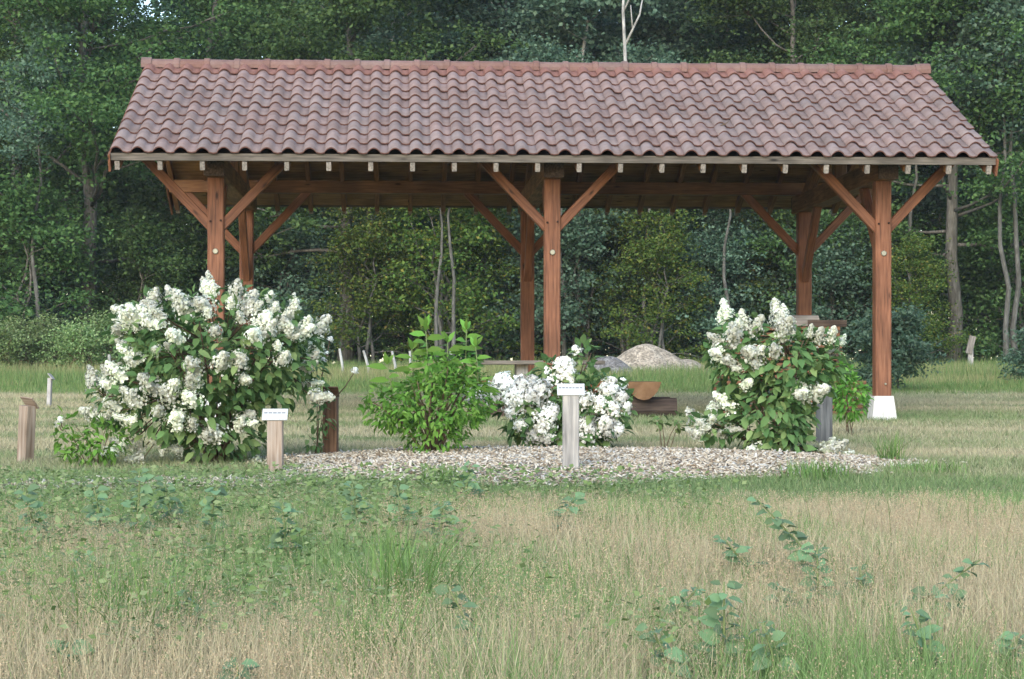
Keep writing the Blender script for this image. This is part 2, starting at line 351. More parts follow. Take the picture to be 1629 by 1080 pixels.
# ================================================================== SHELTER
TH = math.atan(176 / F_PX)
base = at(878, 670, 24.5); base.z = CZ - .557
shelter = empty('timber_shelter', base, TH)
tag(shelter, 'open timber picnic shelter with pinkish tiled gable roof on six brown posts', 'shelter')
SPAN, BAY = 4.79, 3.94
X0, X1 = -5.07, 5.09
TAN = .447; PIT = math.atan(TAN); CP, SP = math.cos(PIT), math.sin(PIT)
YE, ZE = -.87, 3.035            # eave edge, trough level of the tiles
YR = SPAN / 2; ZR = ZE + (YR - YE) * TAN
# posts
def disc(name, r, t, mat, parent, loc, sides=10):
    v = [(r * math.cos(2 * math.pi * k / sides), -t, r * math.sin(2 * math.pi * k / sides)) for k in range(sides)] + [(r * .8 * math.cos(2 * math.pi * k / sides), -t * 1.6, r * .8 * math.sin(2 * math.pi * k / sides)) for k in range(sides)] + [(r * math.cos(2 * math.pi * k / sides), 0, r * math.sin(2 * math.pi * k / sides)) for k in range(sides)]
    f = [(sides + k, sides + (k + 1) % sides, (k + 1) % sides, k)[::-1] for k in range(sides)] + [tuple(range(sides, 2 * sides))] + [(k, (k + 1) % sides, 2 * sides + (k + 1) % sides, 2 * sides + k)[::-1] for k in range(sides)]
    return link(name, py_mesh(name, v, f, mat), parent, loc)
PW = .19
for j, yy in enumerate((0, SPAN)):
    for i, xx in enumerate((-BAY, 0, BAY)):
        up = .0203 * yy * 1.0
        p = beam('post', (xx, yy, .28 + up), (xx, yy, 2.85), PW, PW, M['post'], shelter, c=.012)
        p['label'] = ['front', 'back'][j] + ' ' + ['left', 'middle', 'right'][i] + ' reddish brown post of the shelter'
        inv = BM[p.name].inverted()
        # tapered concrete footing (sub-part), in post space
        a, b = .165, .115
        vv = [(-a, -a, -.12), (a, -a, -.12), (a, a, -.12), (-a, a, -.12), (-b, -b, .297), (b, -b, .297), (b, b, .297), (-b, b, .297)]
        vv = [inv @ Vector((xx + q[0], yy + q[1], q[2] + up)) for q in vv]
        link('footing', py_mesh('footing', vv, [(3, 2, 1, 0), (4, 5, 6, 7), (0, 1, 5, 4), (1, 2, 6, 5), (2, 3, 7, 6), (3, 0, 4, 7)], M['concrete']), p)
        if j == 0:
            for (bx, bz, br, bm) in ((0, 1.99, .034, 'steel'), (-.06, 2.34, .013, 'hole'), (.06, 2.35, .013, 'hole'), (.02, .44, .014, 'steel')):
                d_ = disc('bolt' if bm == 'steel' else 'peg', br, .012, M[bm], None, (0, 0, 0)); d_.parent = p
                d_.matrix_local = inv @ Matrix.Translation((xx + bx, yy - PW / 2, bz))
        # lengthwise braces to the wall plate
        for s in (-1, 1):
            b_ = beam('brace', (xx + s * .05, yy, 2.27), (xx + s * .86, yy, 3.12), .10, .11, M['post'], shelter)
        # crosswise brace from post to tie beam
        s = 1 if j == 0 else -1
        cb = beam('brace', (xx, yy + s * .06, 1.90), (xx, yy + s * 1.0, 2.9), .10, .125, M['post'], shelter)
        if j == 1:
            inv = BM[cb.name].inverted()
            d_ = disc('bolt', .034, .012, M['steel'], None, (0, 0, 0)); d_.parent = cb
            d_.matrix_local = inv @ Matrix.Translation((xx, yy - .175, 1.99))
for xx in (-BAY, 0, BAY):
    tb = beam('tie_beam', (xx, -.30, 2.972), (xx, SPAN + .30, 2.972), .23, .24, M['beam'], shelter)
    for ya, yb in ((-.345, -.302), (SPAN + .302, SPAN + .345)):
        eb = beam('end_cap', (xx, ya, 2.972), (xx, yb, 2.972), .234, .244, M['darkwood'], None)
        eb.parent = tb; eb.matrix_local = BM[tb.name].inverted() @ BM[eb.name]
    beam('king_post', (xx, YR, 3.094), (xx, YR, 4.10), .16, .16, M['beam'], shelter)
    for s in (-1, 1):
        y0 = YR - s * (YR - .12); y1 = YR - s * .05
        beam('principal_rafter', (xx, y0, 3.02), (xx, y1, 4.03), .12, .16, M['beam'], shelter)
for yy in (0, SPAN):
    beam('wall_plate', (X0 + .06, yy, 3.182), (X1 - .06, yy, 3.182), .17, .175, M['beam'], shelter)
for yy in (1.2, SPAN - 1.2):
    beam('purlin', (X0 + .06, yy, 3.68), (X1 - .06, yy, 3.68), .12, .16, M['beam'], shelter)
beam('ridge_beam', (X0 + .06, YR, 4.19), (X1 - .06, YR, 4.19), .12, .18, M['beam'], shelter)
# roof: underlay deck (mesh) that parents rafters, boards, tiles
def slope_pt(side, s, off, x):
    """side 0 front, 1 back; s distance up the slope from the eave; off normal offset from trough plane"""
    y = YE + s * CP - off * SP; z = ZE + s * SP + off * CP
    if side: y = SPAN - y
    return (x, y, z)
SL = (YR - YE) / CP
v = []; f = []
for side in (0, 1):
    o_ = len(v)
    for s_, off in ((.03, -.03), (SL, -.03), (SL, -.042), (.03, -.042)):
        v.append(slope_pt(side, s_, off, X0 + .03)); v.append(slope_pt(side, s_, off, X1 - .03))
    for q in ((0, 1, 3, 2), (2, 3, 5, 4), (4, 5, 7, 6), (6, 7, 1, 0), (0, 2, 4, 6), (1, 7, 5, 3)): f.append(tuple(o_ + i for i in q))
roof = link('roof', py_mesh('roof', v, f, M['felt']), shelter)
roof['label'] = 'gable roof of wavy pinkish grey clay tiles'
rx = [-4.98] + [-4.50 + .4753 * i for i in range(20)] + [5.0]
for side in (0, 1):
    for x in rx:
        beam('rafter', slope_pt(side, .10, -.128, x), slope_pt(side, SL - .02, -.128, x), .065, .125, M['beam'], roof, c=.004)
        # weathered rafter end
    nb = 18; bw = (SL - .06) / nb
    for k in range(nb):
        a = slope_pt(side, .04 + (k + .5) * bw, -.054, X0 + .04); b = slope_pt(side, .04 + (k + .5) * bw, -.054, X1 - .04)
        nrm = (0, -SP if side == 0 else SP, CP)
        beam('roof_board', a, b, bw - .006, .02, M['board'], roof, up=nrm, c=.002)
    yf = -.835 if side == 0 else SPAN + .835
    beam('fascia_board', (X0 + .02, yf, 3.01), (X1 - .02, yf, 3.01), .024, .085, M['fascia'], roof, c=.003)
    for x in rx:                                  # silvery sawn end piece of each rafter
        beam('rafter_end', (x, -.775 if side == 0 else SPAN + .775, 2.93), (x, -.822 if side == 0 else SPAN + .822, 2.912), .054, .10, M['grey'], roof, c=.003)
    for x in (X0 + .005, X1 - .005):
        nrm = (0, -SP if side == 0 else SP, CP)
        beam('bargeboard', slope_pt(side, -.02, -.10, x), slope_pt(side, SL, -.10, x), .026, .20, M['post'], roof, up=nrm, c=.003)
# tiles
TW, EXP, TL = (X1 - X0 - .02) / 42, SL / 10, SL / 10 + .065
def tile_mesh(name, mats):
    A = .056; th = .015
    us = [0, .06, .14, .23, .31, .39, .48, .56, .62, .81, 1.0]; nseg = len(us) - 1
    def prof(u):
        if u < .62: return A * math.sin(math.pi * u / .62) ** .8
        return -.010 * math.sin(math.pi * (u - .62) / .38)
    v = []; f = []; lipf = []
    rows = [(0.0, .022), (TL, -.004)]
    for (y, dz) in rows:
        for u in us: v.append((u * (TW + .004), y, prof(u) + dz + th))
    for (y, dz) in rows:
        for u in us: v.append((u * (TW + .004), y, prof(u) + dz))
    n = nseg + 1
    for i in range(nseg): f.append((i, i + 1, n + i + 1, n + i))
    for i in range(nseg): f.append((2 * n + i + 1, 2 * n + i, 3 * n + i, 3 * n + i + 1))
    k0 = len(f)
    for i in range(nseg): f.append((2 * n + i, 2 * n + i + 1, i + 1, i))
    f.append((0, n, 3 * n, 2 * n)); f.append((n - 1, 3 * n - 1, 4 * n - 1, 2 * n - 1))
    me = py_mesh(name, v, f, None)
    for m_ in mats: me.materials.append(m_)
    mi = np.zeros(len(f), np.int32); mi[k0:k0 + nseg] = 1; me.polygons.foreach_set('material_index', mi)
    sm = np.ones(len(f), bool); sm[k0:] = False; me.polygons.foreach_set('use_smooth', sm)
    return me
tmesh = tile_mesh('tile', [M['tile'], M['lip']]); tmesh_r = tile_mesh('tile_clean', [M['tilered'], M['lip']])
rest_v, rest_f, rest_m = [], [], []
def rest_add(me, mat4, red):
    o_ = len(rest_v)
    rest_v.extend([tuple(mat4 @ vv.co) for vv in me.vertices])
    for p in me.polygons:
        rest_f.append(tuple(o_ + i for i in p.vertices)); rest_m.append(p.material_index if not red or p.material_index == 1 else 2)
for side in (0, 1):
    for row in range(10):
        for c in range(42):
            x = X0 + .01 + c * TW
            jit = random.uniform(-.004, .004)
            loc = Vector(slope_pt(side, row * EXP + random.uniform(-.008, .006), random.uniform(0, .004), x))
            if side == 0:
                mt = Matrix.Translation(loc) @ Matrix.Rotation(PIT, 4, 'X') @ Matrix.Rotation(random.uniform(-.016, .016), 4, 'Z') @ Matrix.Rotation(random.uniform(-.012, .012), 4, 'X') @ Matrix.Rotation(random.uniform(-.02, .02), 4, 'Y')
            else:
                mt = Matrix.Translation(Vector((x + TW, loc.y, loc.z))) @ Matrix.Rotation(math.pi, 4, 'Z') @ Matrix.Rotation(PIT, 4, 'X')
            red = row == 9
            if side == 0 and row < 7:
                o = link('tile', tmesh, roof); o.matrix_local = mt
            else:
                rest_add(tmesh, mt, red)
me = py_mesh('tile_courses', rest_v, rest_f, None)
for m_ in ('tile', 'lip', 'tilered'): me.materials.append(M[m_])
me.polygons.foreach_set('material_index', np.array(rest_m, np.int32)); me.polygons.foreach_set('use_smooth', np.array([m_ != 1 for m_ in rest_m], bool))
o = link('tile_courses', me, roof); o['kind'] = 'stuff'
# ridge tiles
def ridge_mesh(L, r, end=False):
    mb = MB(); n = 8
    secs = [(0, r * 1.0), (L - .085, r * .97), (L - .08, r * 1.13), (L - .015, r * 1.13), (L, r * 1.03)]
    if end: secs = [(0, r * 1.1), (L, r * 1.1)]
    V = []
    for x, rad in secs:
        for k in range(n + 1):
            a = -.25 + (math.pi + .5) * k / n
            V.append((x, rad * math.cos(a), rad * math.sin(a) * .95))
    Fq = []
    for i in range(len(secs) - 1):
        for k in range(n): Fq.append((i * (n + 1) + k, (i + 1) * (n + 1) + k, (i + 1) * (n + 1) + k + 1, i * (n + 1) + k + 1))
    Fq.append(tuple(range(n, -1, -1))); Fq.append(tuple((len(secs) - 1) * (n + 1) + k for k in range(n + 1)))
    mb.add(V, Fq); me = mb.mesh('ridge_tile', M['ridge'], False); return me
rl = (X1 - X0 - .16) / 26
rm = ridge_mesh(rl, .105)
for k in range(26):
    link('ridge_tile', rm, roof, (X0 + .08 + k * rl, YR, ZR + .012 + random.uniform(-.004, .004)), (0, random.uniform(-.008, .008), 0))
re_ = ridge_mesh(.13, .112, True)
for x in (X0 - .03, X1 - .10): link('ridge_tile', re_, roof, (x, YR, ZR + .012))

# ================================================================== FURNITURE UNDER THE ROOF
def half_log(name, L, r, parent, mat, endmat):
    """half log along local x, flat side up at z=0"""
    n = 10; v = []; f = []
    for x in (0, L * .33, L * .66, L):
        for k in range(n + 1):
            a = math.pi + math.pi * k / n
            rr_ = r * (1 + .05 * math.sin(3 * a + x))
            v.append((x, rr_ * math.cos(a), rr_ * math.sin(a)))
    m = n + 1
    for i in range(3):
        for k in range(n): f.append((i * m + k, i * m + k + 1, (i + 1) * m + k + 1, (i + 1) * m + k)[::-1])
        f.append((i * m, (i + 1) * m, (i + 1) * m + n, i * m + n)[::-1])
    e0 = len(f); f.append(tuple(range(m))); f.append(tuple(3 * m + k for k in range(n, -1, -1)))
    me = py_mesh(name, v, f, mat); me.materials.append(endmat)
    mi = np.zeros(len(f), np.int32); mi[e0:] = 1; me.polygons.foreach_set('material_index', mi)
    return link(name, me, parent)
def log_support(parent, loc, along, L, r):
    v, f = tube_np([(-L / 2, 0, 0), (L / 2, 0, 0)], [r, r], 10)
    o = link('support_log', py_mesh('support_log', v, f, M['darkwood']), parent, loc, (0, 0, along)); return o
c = foot(866, 25.6)
b1 = empty('log_bench', c, TH); tag(b1, 'long half-log bench lying lengthwise in front of the picnic table', 'bench')
s_ = half_log('seat', 2.05, .15, b1, M['log'], M['logend']); s_.location = (-1.02, 0, .45)
for x in (-.55, .6):
    log_support(b1, (x, 0, .155), math.pi / 2, .42, .16)
c = foot(1022, 25.2)
b2 = empty('log_bench', c, TH + math.pi / 2 - .06); tag(b2, 'half-log bench with orange sawn end facing the camera, at table end', 'bench')
s_ = half_log('seat', 1.7, .21, b2, M['brownpost'], M['logend']); s_.location = (-.3, 0, .45)
for x in (-.05, 1.1):
    log_support(b2, (x, -.1, .13), math.pi / 2, .62, .125)
c = foot(861, 27.0)
t_ = empty('picnic_table', c, TH); tag(t_, 'grey weathered plank picnic table behind the lengthwise log bench', 'table')
for k in range(4):
    beam('top_plank', (-.79, -.33 + k * .22, .655), (.79, -.33 + k * .22, .655), .21, .05, M['grey'], t_)
for x in (-.26, .30):
    beam('leg', (x, 0, -.02), (x, 0, .63), .15, .5, M['greypost'], t_, up=(0, 1, 0))
# stack of sawn timber
c = foot(1240, 26.2); c.z -= .01
st = empty('timber_stack', c, TH); tag(st, 'stack of reddish sawn planks with spacers, behind the pointed white hydrangea', 'timber stack')
for k in range(15):
    z = .05 + k * .075
    right = 1.02 if k < 6 else .72 + random.uniform(-.05, .03)
    for q in range(3):
        beam('plank', (-.80 + random.uniform(-.05, .04), -.3 + q * .25, z), (right + random.uniform(-.05, .03), -.3 + q * .25, z), .22, .045, M['plank'], st, c=.003)
    if k < 14:
        for x in (-.7, 0, .66): beam('spacer', (x, -.42, z + .0375), (x, .33, z + .0375), .05, .029, M['darkwood'], st, c=.002)
beam('top_beam', (.30, -.3, 1.165), (.78, -.32, 1.165), .12, .085, M['darkwood'], st)
hl = half_log('cover_slab', .5, .13, st, M['grey'], M['grey']); hl.location = (-.05, -.2, 1.135); hl.rotation_euler = (math.pi, 0, 0)

# ================================================================== LABEL POSTS
def label_post(px, d, h, w, mat, label, plate=True, face=0.0, lean=(0, 0), plate_w=.2, cap=False):
    c = foot(px, d); c.z = float(gz2(c.x, c.y))
    t = empty('label_post', c, face); t.rotation_euler = (lean[0], lean[1], face)
    tag(t, label, 'sign post', 'plant label posts')
    beam('post', (0, 0, -.08), (0, 0, h), w, w * .85, M[mat], t, c=.006)
    if plate:
        pl = beam('plate', (-plate_w / 2, -.02, h + .024), (plate_w / 2, -.02, h + .024), .11, .012, M['white'] if not cap else M['whitepaint'] if cap == 2 else M[mat], t, up=(0, -.75, .66), c=.002)
        if not cap:
            x = .012                        # faded, unreadable print: short dashes
            while x < plate_w - .03:
                L_ = random.uniform(.012, .035)
                beam('print_line', (x, .012, .0075), (min(x + L_, plate_w - .012), .012, .0075), .009, .002, M['print'], pl, c=.0003)
                x += L_ + .008
    return t
label_post(908, 15.15, .615, .12, 'greypost', 'silver grey label post with white plate standing in the wood chips')
label_post(438, 15.6, .42, .115, 'tanpost', 'short split wooden label post with white plate below the biggest hydrangea', plate_w=.19)
label_post(40, 16.6, .47, .11, 'tanpost', 'leaning label post with wooden cap at far left edge of lawn', face=R(140), lean=(0, R(-4)), cap=1, plate_w=.15)
label_post(526, 17.4, .52, .12, 'brownpost', 'dark brown post between the biggest hydrangea and the green shrub', face=R(175), cap=1, plate_w=.13)
label_post(1311, 19.6, .52, .125, 'darkpost', 'dark grey post beside the pointed white hydrangea', face=R(25), cap=1, plate_w=.13)
label_post(78, 29.7, .40, .065, 'whitepaint', 'small whitish post far back on the left lawn', face=R(80), lean=(0, R(5)), cap=2, plate_w=.11)

# ================================================================== FENCE, FAR SIGN, GRAVEL
fe = empty('wire_fence', foot(590, 47)); tag(fe, 'low wire fence on thin pale leaning stakes before the wood', 'fence')
tops = []
for (px, d, h, ln) in ((172, 40, .62, .02), (440, 47, .7, -.1), (547, 47, .68, -.10), (590, 47, .64, -.17), (632, 47, .62, -.12), (652, 50, .6, .0), (720, 50, .6, -.05)):
    b_ = foot(px, d) - fe.location
    tp = b_ + Vector((ln, 0, h)); tops.append((b_, tp))
    v, f = tube_np([b_ - Vector((0, 0, .1)), b_.lerp(tp, .5) + Vector((.01, 0, 0)), tp], [.035, .032, .028], 7)
    link('stake', py_mesh('stake', v, f, M['palebark']), fe)
for fr in (.5, .88):
    v, f = tube_np([a.lerp(b, fr) for a, b in tops], [.0018] * len(tops), 4)
    link('wire', py_mesh('wire', v, f, M['darkwood']), fe)
fs = empty('nest_box_post', foot(1544, 54)); tag(fs, 'far post carrying a tilted pale box in front of the wood', 'post')
beam('post', (0, 0, -.1), (0, 0, .62), .13, .12, M['greypost'], fs)
beam('box', (-.06, -.05, .5), (.04, -.09, .95), .16, .12, M['grey'], fs, up=(0, 1, 0))
def pile(name, px, d, rx_, ry_, h, mat, label, seed):
    v = []; f = []; nr, na = 14, 40
    for i in range(nr + 1):
        r = i / nr
        for k in range(na):
            a = 2 * math.pi * k / na
            w = 1 + .12 * math.sin(2 * a + seed) + .08 * math.sin(5 * a + seed * 2)
            x, y = rx_ * r * w * math.cos(a), ry_ * r * w * math.sin(a)
            z = h * (math.cos(math.pi * min(r, 1)) * .5 + .5) ** .85 + float(fbm(x * 2 + seed * 5, y * 2, 2) - .5) * .22 * h * (1 - r)
            v.append((x, y, z - (.12 if i == nr else 0)))
    for i in range(nr):
        for k in range(na): f.append((i * na + k, (i + 1) * na + k, (i + 1) * na + (k + 1) % na, i * na + (k + 1) % na))
    o = link(name, py_mesh(name, v, f, mat, True), None, foot(px, d)); return tag(o, label, 'gravel pile')
pile('gravel_pile', 1028, 50, 1.4, 1.3, .72, M['gravel'], 'large heap of pale gravel before the wood', 1)
pile('gravel_pile', 1090, 50.3, .95, .9, .40, M['gravel'], 'low pale gravel spill trailing off the large heap', 4)
pile('gravel_pile', 968, 48.0, .85, .9, .50, M['gravel2'], 'darker grey gravel heap beside the pale one', 2.5)

# ================================================================== TREES
def limb_path(p0, dirv, L, n, up, wob):
    pts = [Vector(p0)]; d = Vector(dirv).normalized()
    for i in range(n):
        d = (d + Vector((random.uniform(-wob, wob), random.uniform(-wob, wob), random.uniform(-wob, wob) + up))).normalized()
        pts.append(pts[-1] + d * L / n)
    return pts
def make_tree(kind, H, tr, crown0, spread, nl, leafmat, barkmat, leaf=(.15, .10), per=190, cl=(.55, .35), droop=0.0, stems=1):
    mb = MB(); tips = []
    for sidx in range(stems):
        off = Vector((0, 0, 0)) if stems == 1 else Vector((random.uniform(-.35, .35), random.uniform(-.35, .35), 0))
        tp = [Vector((0, 0, -.3)) + off]
        lean = Vector((random.uniform(-.05, .05), random.uniform(-.05, .05), 0)) * (1 if stems == 1 else 3)
        nseg = 9
        for i in range(1, nseg + 1):
            tp.append(off + Vector((0, 0, H * .92 * i / nseg)) + lean * H * .5 * i / nseg + Vector((random.uniform(-.24, .24), random.uniform(-.24, .24), 0)) * (i / nseg + .25))
        rad = [tr * (1.25 if i == 0 else 1) * (1 - .88 * i / nseg) for i in range(nseg + 1)]
        mb.tube(tp, rad, 8)
        def trunk_at(z):
            for i in range(nseg):
                if tp[i + 1].z >= z:
                    t = (z - tp[i].z) / (tp[i + 1].z - tp[i].z); return tp[i].lerp(tp[i + 1], t), rad[i] * (1 - t) + rad[i + 1] * t
            return tp[-1], rad[-1]
        for k in range(nl // stems):
            z = crown0 + (H * .9 - crown0) * ((k + random.random()) / (nl / stems))
            p, r = trunk_at(z)
            a = random.uniform(0, 6.28)
            fz = (z - crown0) / (H - crown0)
            L = spread * (1 - .62 * fz ** 1.3) * random.uniform(.7, 1.12)
            el = .15 + .5 * fz + random.uniform(-.15, .2)
            d = Vector((math.cos(a) * math.cos(el), math.sin(a) * math.cos(el), math.sin(el)))
            pts = limb_path(p, d, L, 5, .05 - droop, .3)
            mb.tube(pts, [r * .3 * (1 - .8 * i / 5) + .008 for i in range(6)], 5)
            tips += [pts[-1], pts[-2].lerp(pts[-1], .3), pts[3], pts[2]]
            for q in range(3):
                b0 = pts[random.choice((2, 3, 4))]
                dd = (Vector(d) + Vector((random.uniform(-.9, .9), random.uniform(-.9, .9), random.uniform(-.35, .5)))).normalized()
                p2 = limb_path(b0, dd, L * random.uniform(.25, .45), 3, .03 - droop, .2)
                mb.tube(p2, [r * .18 + .008, r * .1 + .006, .007, .004], 4)
                tips += [p2[-1], p2[-2]]
        tips.append(tp[-1])
    bark = mb.mesh(kind + '_trunk', barkmat)
    T = np.array([tuple(t) for t in tips]); nt_ = len(T)
    sz = RNG.uniform(.45, 1.15, nt_); dens = RNG.uniform(.35, 1.0, nt_)
    n = nt_ * per
    ci = np.repeat(np.arange(nt_), per)
    # sub-clumps so that foliage is grouped in sprays
    nsub = 5
    sub = RNG.normal(size=(nt_, nsub, 3)) * np.array([cl[0], cl[0], cl[1] * .8])
    ss = RNG.integers(0, nsub, n)
    pos = T[ci] + sub[ci, ss] * sz[ci][:, None] + RNG.normal(size=(n, 3)) * np.array([.21, .21, .075]) * (cl[0] / .5)
    keep = (pos[:, 2] > .12) & (RNG.random(n) < dens[ci]); pos = pos[keep]; n = len(pos)
    d = rand_unit(n); d[:, 2] = d[:, 2] * .5 - .25; d /= np.linalg.norm(d, axis=1, keepdims=True)
    nr = rand_unit(n) * .75; nr[:, 2] += .8
    s = RNG.uniform(.7, 1.25, n)
    V, Q = leaf_quads(pos, d, nr, leaf[0] * s, leaf[1] * s)
    crown = big_mesh(kind + '_crown', V, Q, 4, leafmat)
    return bark, crown
VAR = {
    'oak':   make_tree('oak', 15, .25, 2.2, 5.2, 34, M['leaf_oak'], M['bark'], leaf=(.13, .09), per=200, cl=(.62, .30)),
    'oak2':  make_tree('oak2', 16, .22, 3.2, 4.2, 34, M['leaf_oak'], M['bark'], leaf=(.13, .09), per=200, cl=(.56, .30)),
    'pop':   make_tree('pop', 15, .17, 2.5, 3.2, 36, M['leaf_teal'], M['palebark'], leaf=(.14, .12), per=185, cl=(.52, .30)),
    'pop2':  make_tree('pop2', 14, .15, 4.0, 3.0, 32, M['leaf_teal'], M['palebark'], leaf=(.14, .12), per=185, cl=(.5, .30)),
    'dark':  make_tree('dark', 16, .2, 1.5, 4.4, 36, M['leaf_dark'], M['bark'], per=120, cl=(.65, .4)),
    'yel':   make_tree('yel', 6.0, .07, .5, 2.0, 30, M['leaf_yel'], M['greybark'], leaf=(.12, .08), per=60, cl=(.38, .24), stems=3),
    'under': make_tree('under', 5.0, .06, .3, 2.2, 28, M['leaf_oak'], M['bark'], leaf=(.13, .085), per=75, cl=(.42, .26), stems=3),
    'undert': make_tree('undert', 4.5, .06, .3, 2.0, 28, M['leaf_teal'], M['bark'], leaf=(.12, .085), per=75, cl=(.42, .26), stems=3),
    'shrub': make_tree('shrub', 1.9, .03, .1, 1.15, 26, M['leaf_teal'], M['bark'], leaf=(.14, .055), per=60, cl=(.24, .17), stems=4),
    'brush': make_tree('brush', 1.3, .02, .05, 1.0, 20, M['leaf_weed'], M['twig'], leaf=(.09, .05), per=36, cl=(.26, .16), stems=4),
}
def tree(var, px, d, s, label, group=None, name='tree', cat='tree', rz=None, sx=1.0, dz=0.0):
    c = foot(px, d); c.z += dz
    t = empty(name, c, random.uniform(0, 6.28) if rz is None else rz); t.scale = (s * sx, s * sx, s)
    tag(t, label, cat, group)
    link('trunk' if cat == 'tree' else 'stems', VAR[var][0], t); link('crown' if cat == 'tree' else 'foliage', VAR[var][1], t)
    return t
# front row, individually visible
tree('oak', 140, 57.5, 1.0, 'big spreading oak with grey trunk behind the biggest hydrangea', rz=.4)
tree('oak2', 20, 62, 1.05, 'broad oak at the left edge of the wood')
tree('oak2', 330, 64, 1.0, 'dense green oak rising behind the left end of the roof')
tree('oak2', 548, 58.5, 1.0, 'tree with thick bare trunk seen between left and middle posts', rz=2.0)
tree('pop', 640, 64, 1.0, 'bluish poplar rising above the left half of the ridge')
tree('pop', 800, 66, 1.05, 'bluish poplar rising above the middle of the ridge')
tree('pop2', 930, 63, 1.05, 'pale barked poplar above the ridge right of the middle')
tree('pop', 1050, 67, 1.1, 'bluish poplar with trunk showing above the gravel heap')
tree('dark', 1140, 66, .95, 'dark tree above the right half of the ridge')
tree('oak2', 1270, 62, .95, 'yellowish green oak above the right part of the ridge')
tree('oak', 1390, 65, .95, 'oak behind the right end of the roof')
tree('oak2', 1515, 57, .95, 'oak with thick mossy trunk standing free right of the shelter', rz=1.0)
tree('pop2', 1612, 59, 1.0, 'pale barked birch-like tree near the right edge')
tree('pop2', 1500, 63, 1.05, 'pale trunk tree just right of the roof end')
for i, (px, d, s) in enumerate(((585, 57.5, .8), (700, 56.5, .95), (770, 58, .8), (1050, 56, .72), (1000, 58, .9), (1455, 55.5, .6), (1215, 58.5, .85))):
    tree('yel', px, d, s, ['yellowing shrub left of the slender twin stems', 'slender pale-stemmed young tree with yellowing leaves between the posts', 'yellow green young tree left of the back middle post',
         'bright yellow shrub right behind the gravel heap', 'yellow green young tree left behind the gravel heap', 'small yellowish shrub by the right front post', 'yellowish young tree left of the back right post'][i], cat='tree')
k = 0
UL = ['leafy sapling at the left photo edge behind the low brush', 'bluish sapling just left of the big oak trunk', 'leafy sapling right of the big oak trunk', 'leafy sapling behind the left front post', 'sapling in the dark just right of the left back post', 'bluish sapling left of the thick bare trunk',
      'sapling between thick bare trunk and slender twin stems', 'bluish sapling directly behind the back middle post', 'bluish sapling just right of the front middle post', 'bluish sapling above the dark gravel heap', 'low bluish sapling right of the gravel heaps', 'bluish sapling above the pointed hydrangea',
      'leafy sapling directly behind the back right post', 'bluish sapling between the two right posts', 'leafy sapling directly behind the front right post', 'leafy sapling right of the far boxed post', 'leafy sapling in the right edge of the photo', 'leafy sapling behind the slender yellowing tree', 'sapling cut by the left photo edge', 'bluish sapling cut by the right photo edge']
for px, d, s, vv in ((30, 56, 1.0, 'under'), (95, 58, .9, 'undert'), (215, 57, .8, 'under'), (300, 60, 1.1, 'under'), (400, 61, 1.1, 'under'), (470, 60, 1.0, 'undert'), (640, 60, 1.0, 'under'), (840, 59, 1.1, 'undert'),
                     (910, 57.5, 1.0, 'undert'), (960, 60, 1.1, 'undert'), (1120, 57.5, .85, 'undert'), (1170, 59, 1.05, 'undert'), (1280, 58, .95, 'under'), (1330, 57, .9, 'undert'), (1400, 58, .95, 'under'), (1570, 60, .95, 'under'), (1640, 58, 1.0, 'under'), (740, 61, 1.1, 'under'), (-30, 58, 1.1, 'under'), (1700, 60, 1.1, 'undert')):
    tree(vv, px, d, s, UL[k], 'understory saplings along the wood edge'); k += 1
for px in range(-60, 1720, 105):
    d = random.uniform(70, 78)
    tree(random.choice(('dark', 'dark', 'oak', 'oak2')), px + random.uniform(-30, 30), d, random.uniform(1.05, 1.25) if not 60 < px < 320 else .88, 'tall dark tree deep in the wood behind the front trees', 'trees deep in the wood')
for px in range(-20, 1700, 120):
    d = random.uniform(64, 69)
    tree('under', px + random.uniform(-30, 30), d, random.uniform(1.2, 1.6), 'dark sapling deep in the wood behind the front trees', 'saplings deep in the wood')
# dense far wood behind: one mass
mb = MB()
n = 100000
fx = RNG.uniform(-56, 56, n); fy = RNG.uniform(84, 94, n); fz = RNG.uniform(0, 17, n)
keep = (fbm(fx * .5, fz * .5, 1) > .33) & ~((fx > -18.6) & (fx < -14.8) & (fz > 13.5))
pos = np.stack([fx, fy, gz(fy) + fz], 1)[keep]; n = len(pos)
V, Q = leaf_quads(pos, rand_unit(n), rand_unit(n), .5, .34)
o = link('forest', big_mesh('forest', V, Q, 4, M['leaf_dark'])); tag(o, 'dark mass of the wood far behind the front trees', 'forest', kind='stuff')
VAR['slim'] = make_tree('slim', 9.5, .075, 5.2, 1.5, 16, M['leaf_yel'], M['greybark'], leaf=(.11, .08), per=70, cl=(.4, .26))
VAR['slimt'] = make_tree('slimt', 11, .085, 6.0, 1.7, 16, M['leaf_teal'], M['greybark'], leaf=(.12, .09), per=80, cl=(.42, .28))
for px, d, s_, vv, lb in ((697, 54.8, .8, 'slim', 'slender pale stem, left one of a close pair between the posts'), (716, 55.0, .85, 'slim', 'slender pale stem, right one of a close pair between the posts'), (1026, 56.5, .8, 'slimt', 'slender pale stem rising behind the gravel heaps'),
                          (1160, 56, .75, 'slimt', 'leaning slender stem above the pointed hydrangea'), (1603, 55.5, 1.0, 'slimt', 'slender whitish trunk near the right edge, left of a pair'), (1618, 55.8, 1.05, 'slimt', 'slender whitish trunk at the right edge, right of a pair'),
                          (900, 57, .85, 'slimt', 'slender pale stem just right of the front middle post'), (60, 55.5, .9, 'slimt', 'slender pale stem left of the big oak'), (1450, 57, .95, 'slimt', 'slender pale stem right of the front right post')):
    tree(vv, px, d, s_, lb, 'slender pale stems at the wood edge')
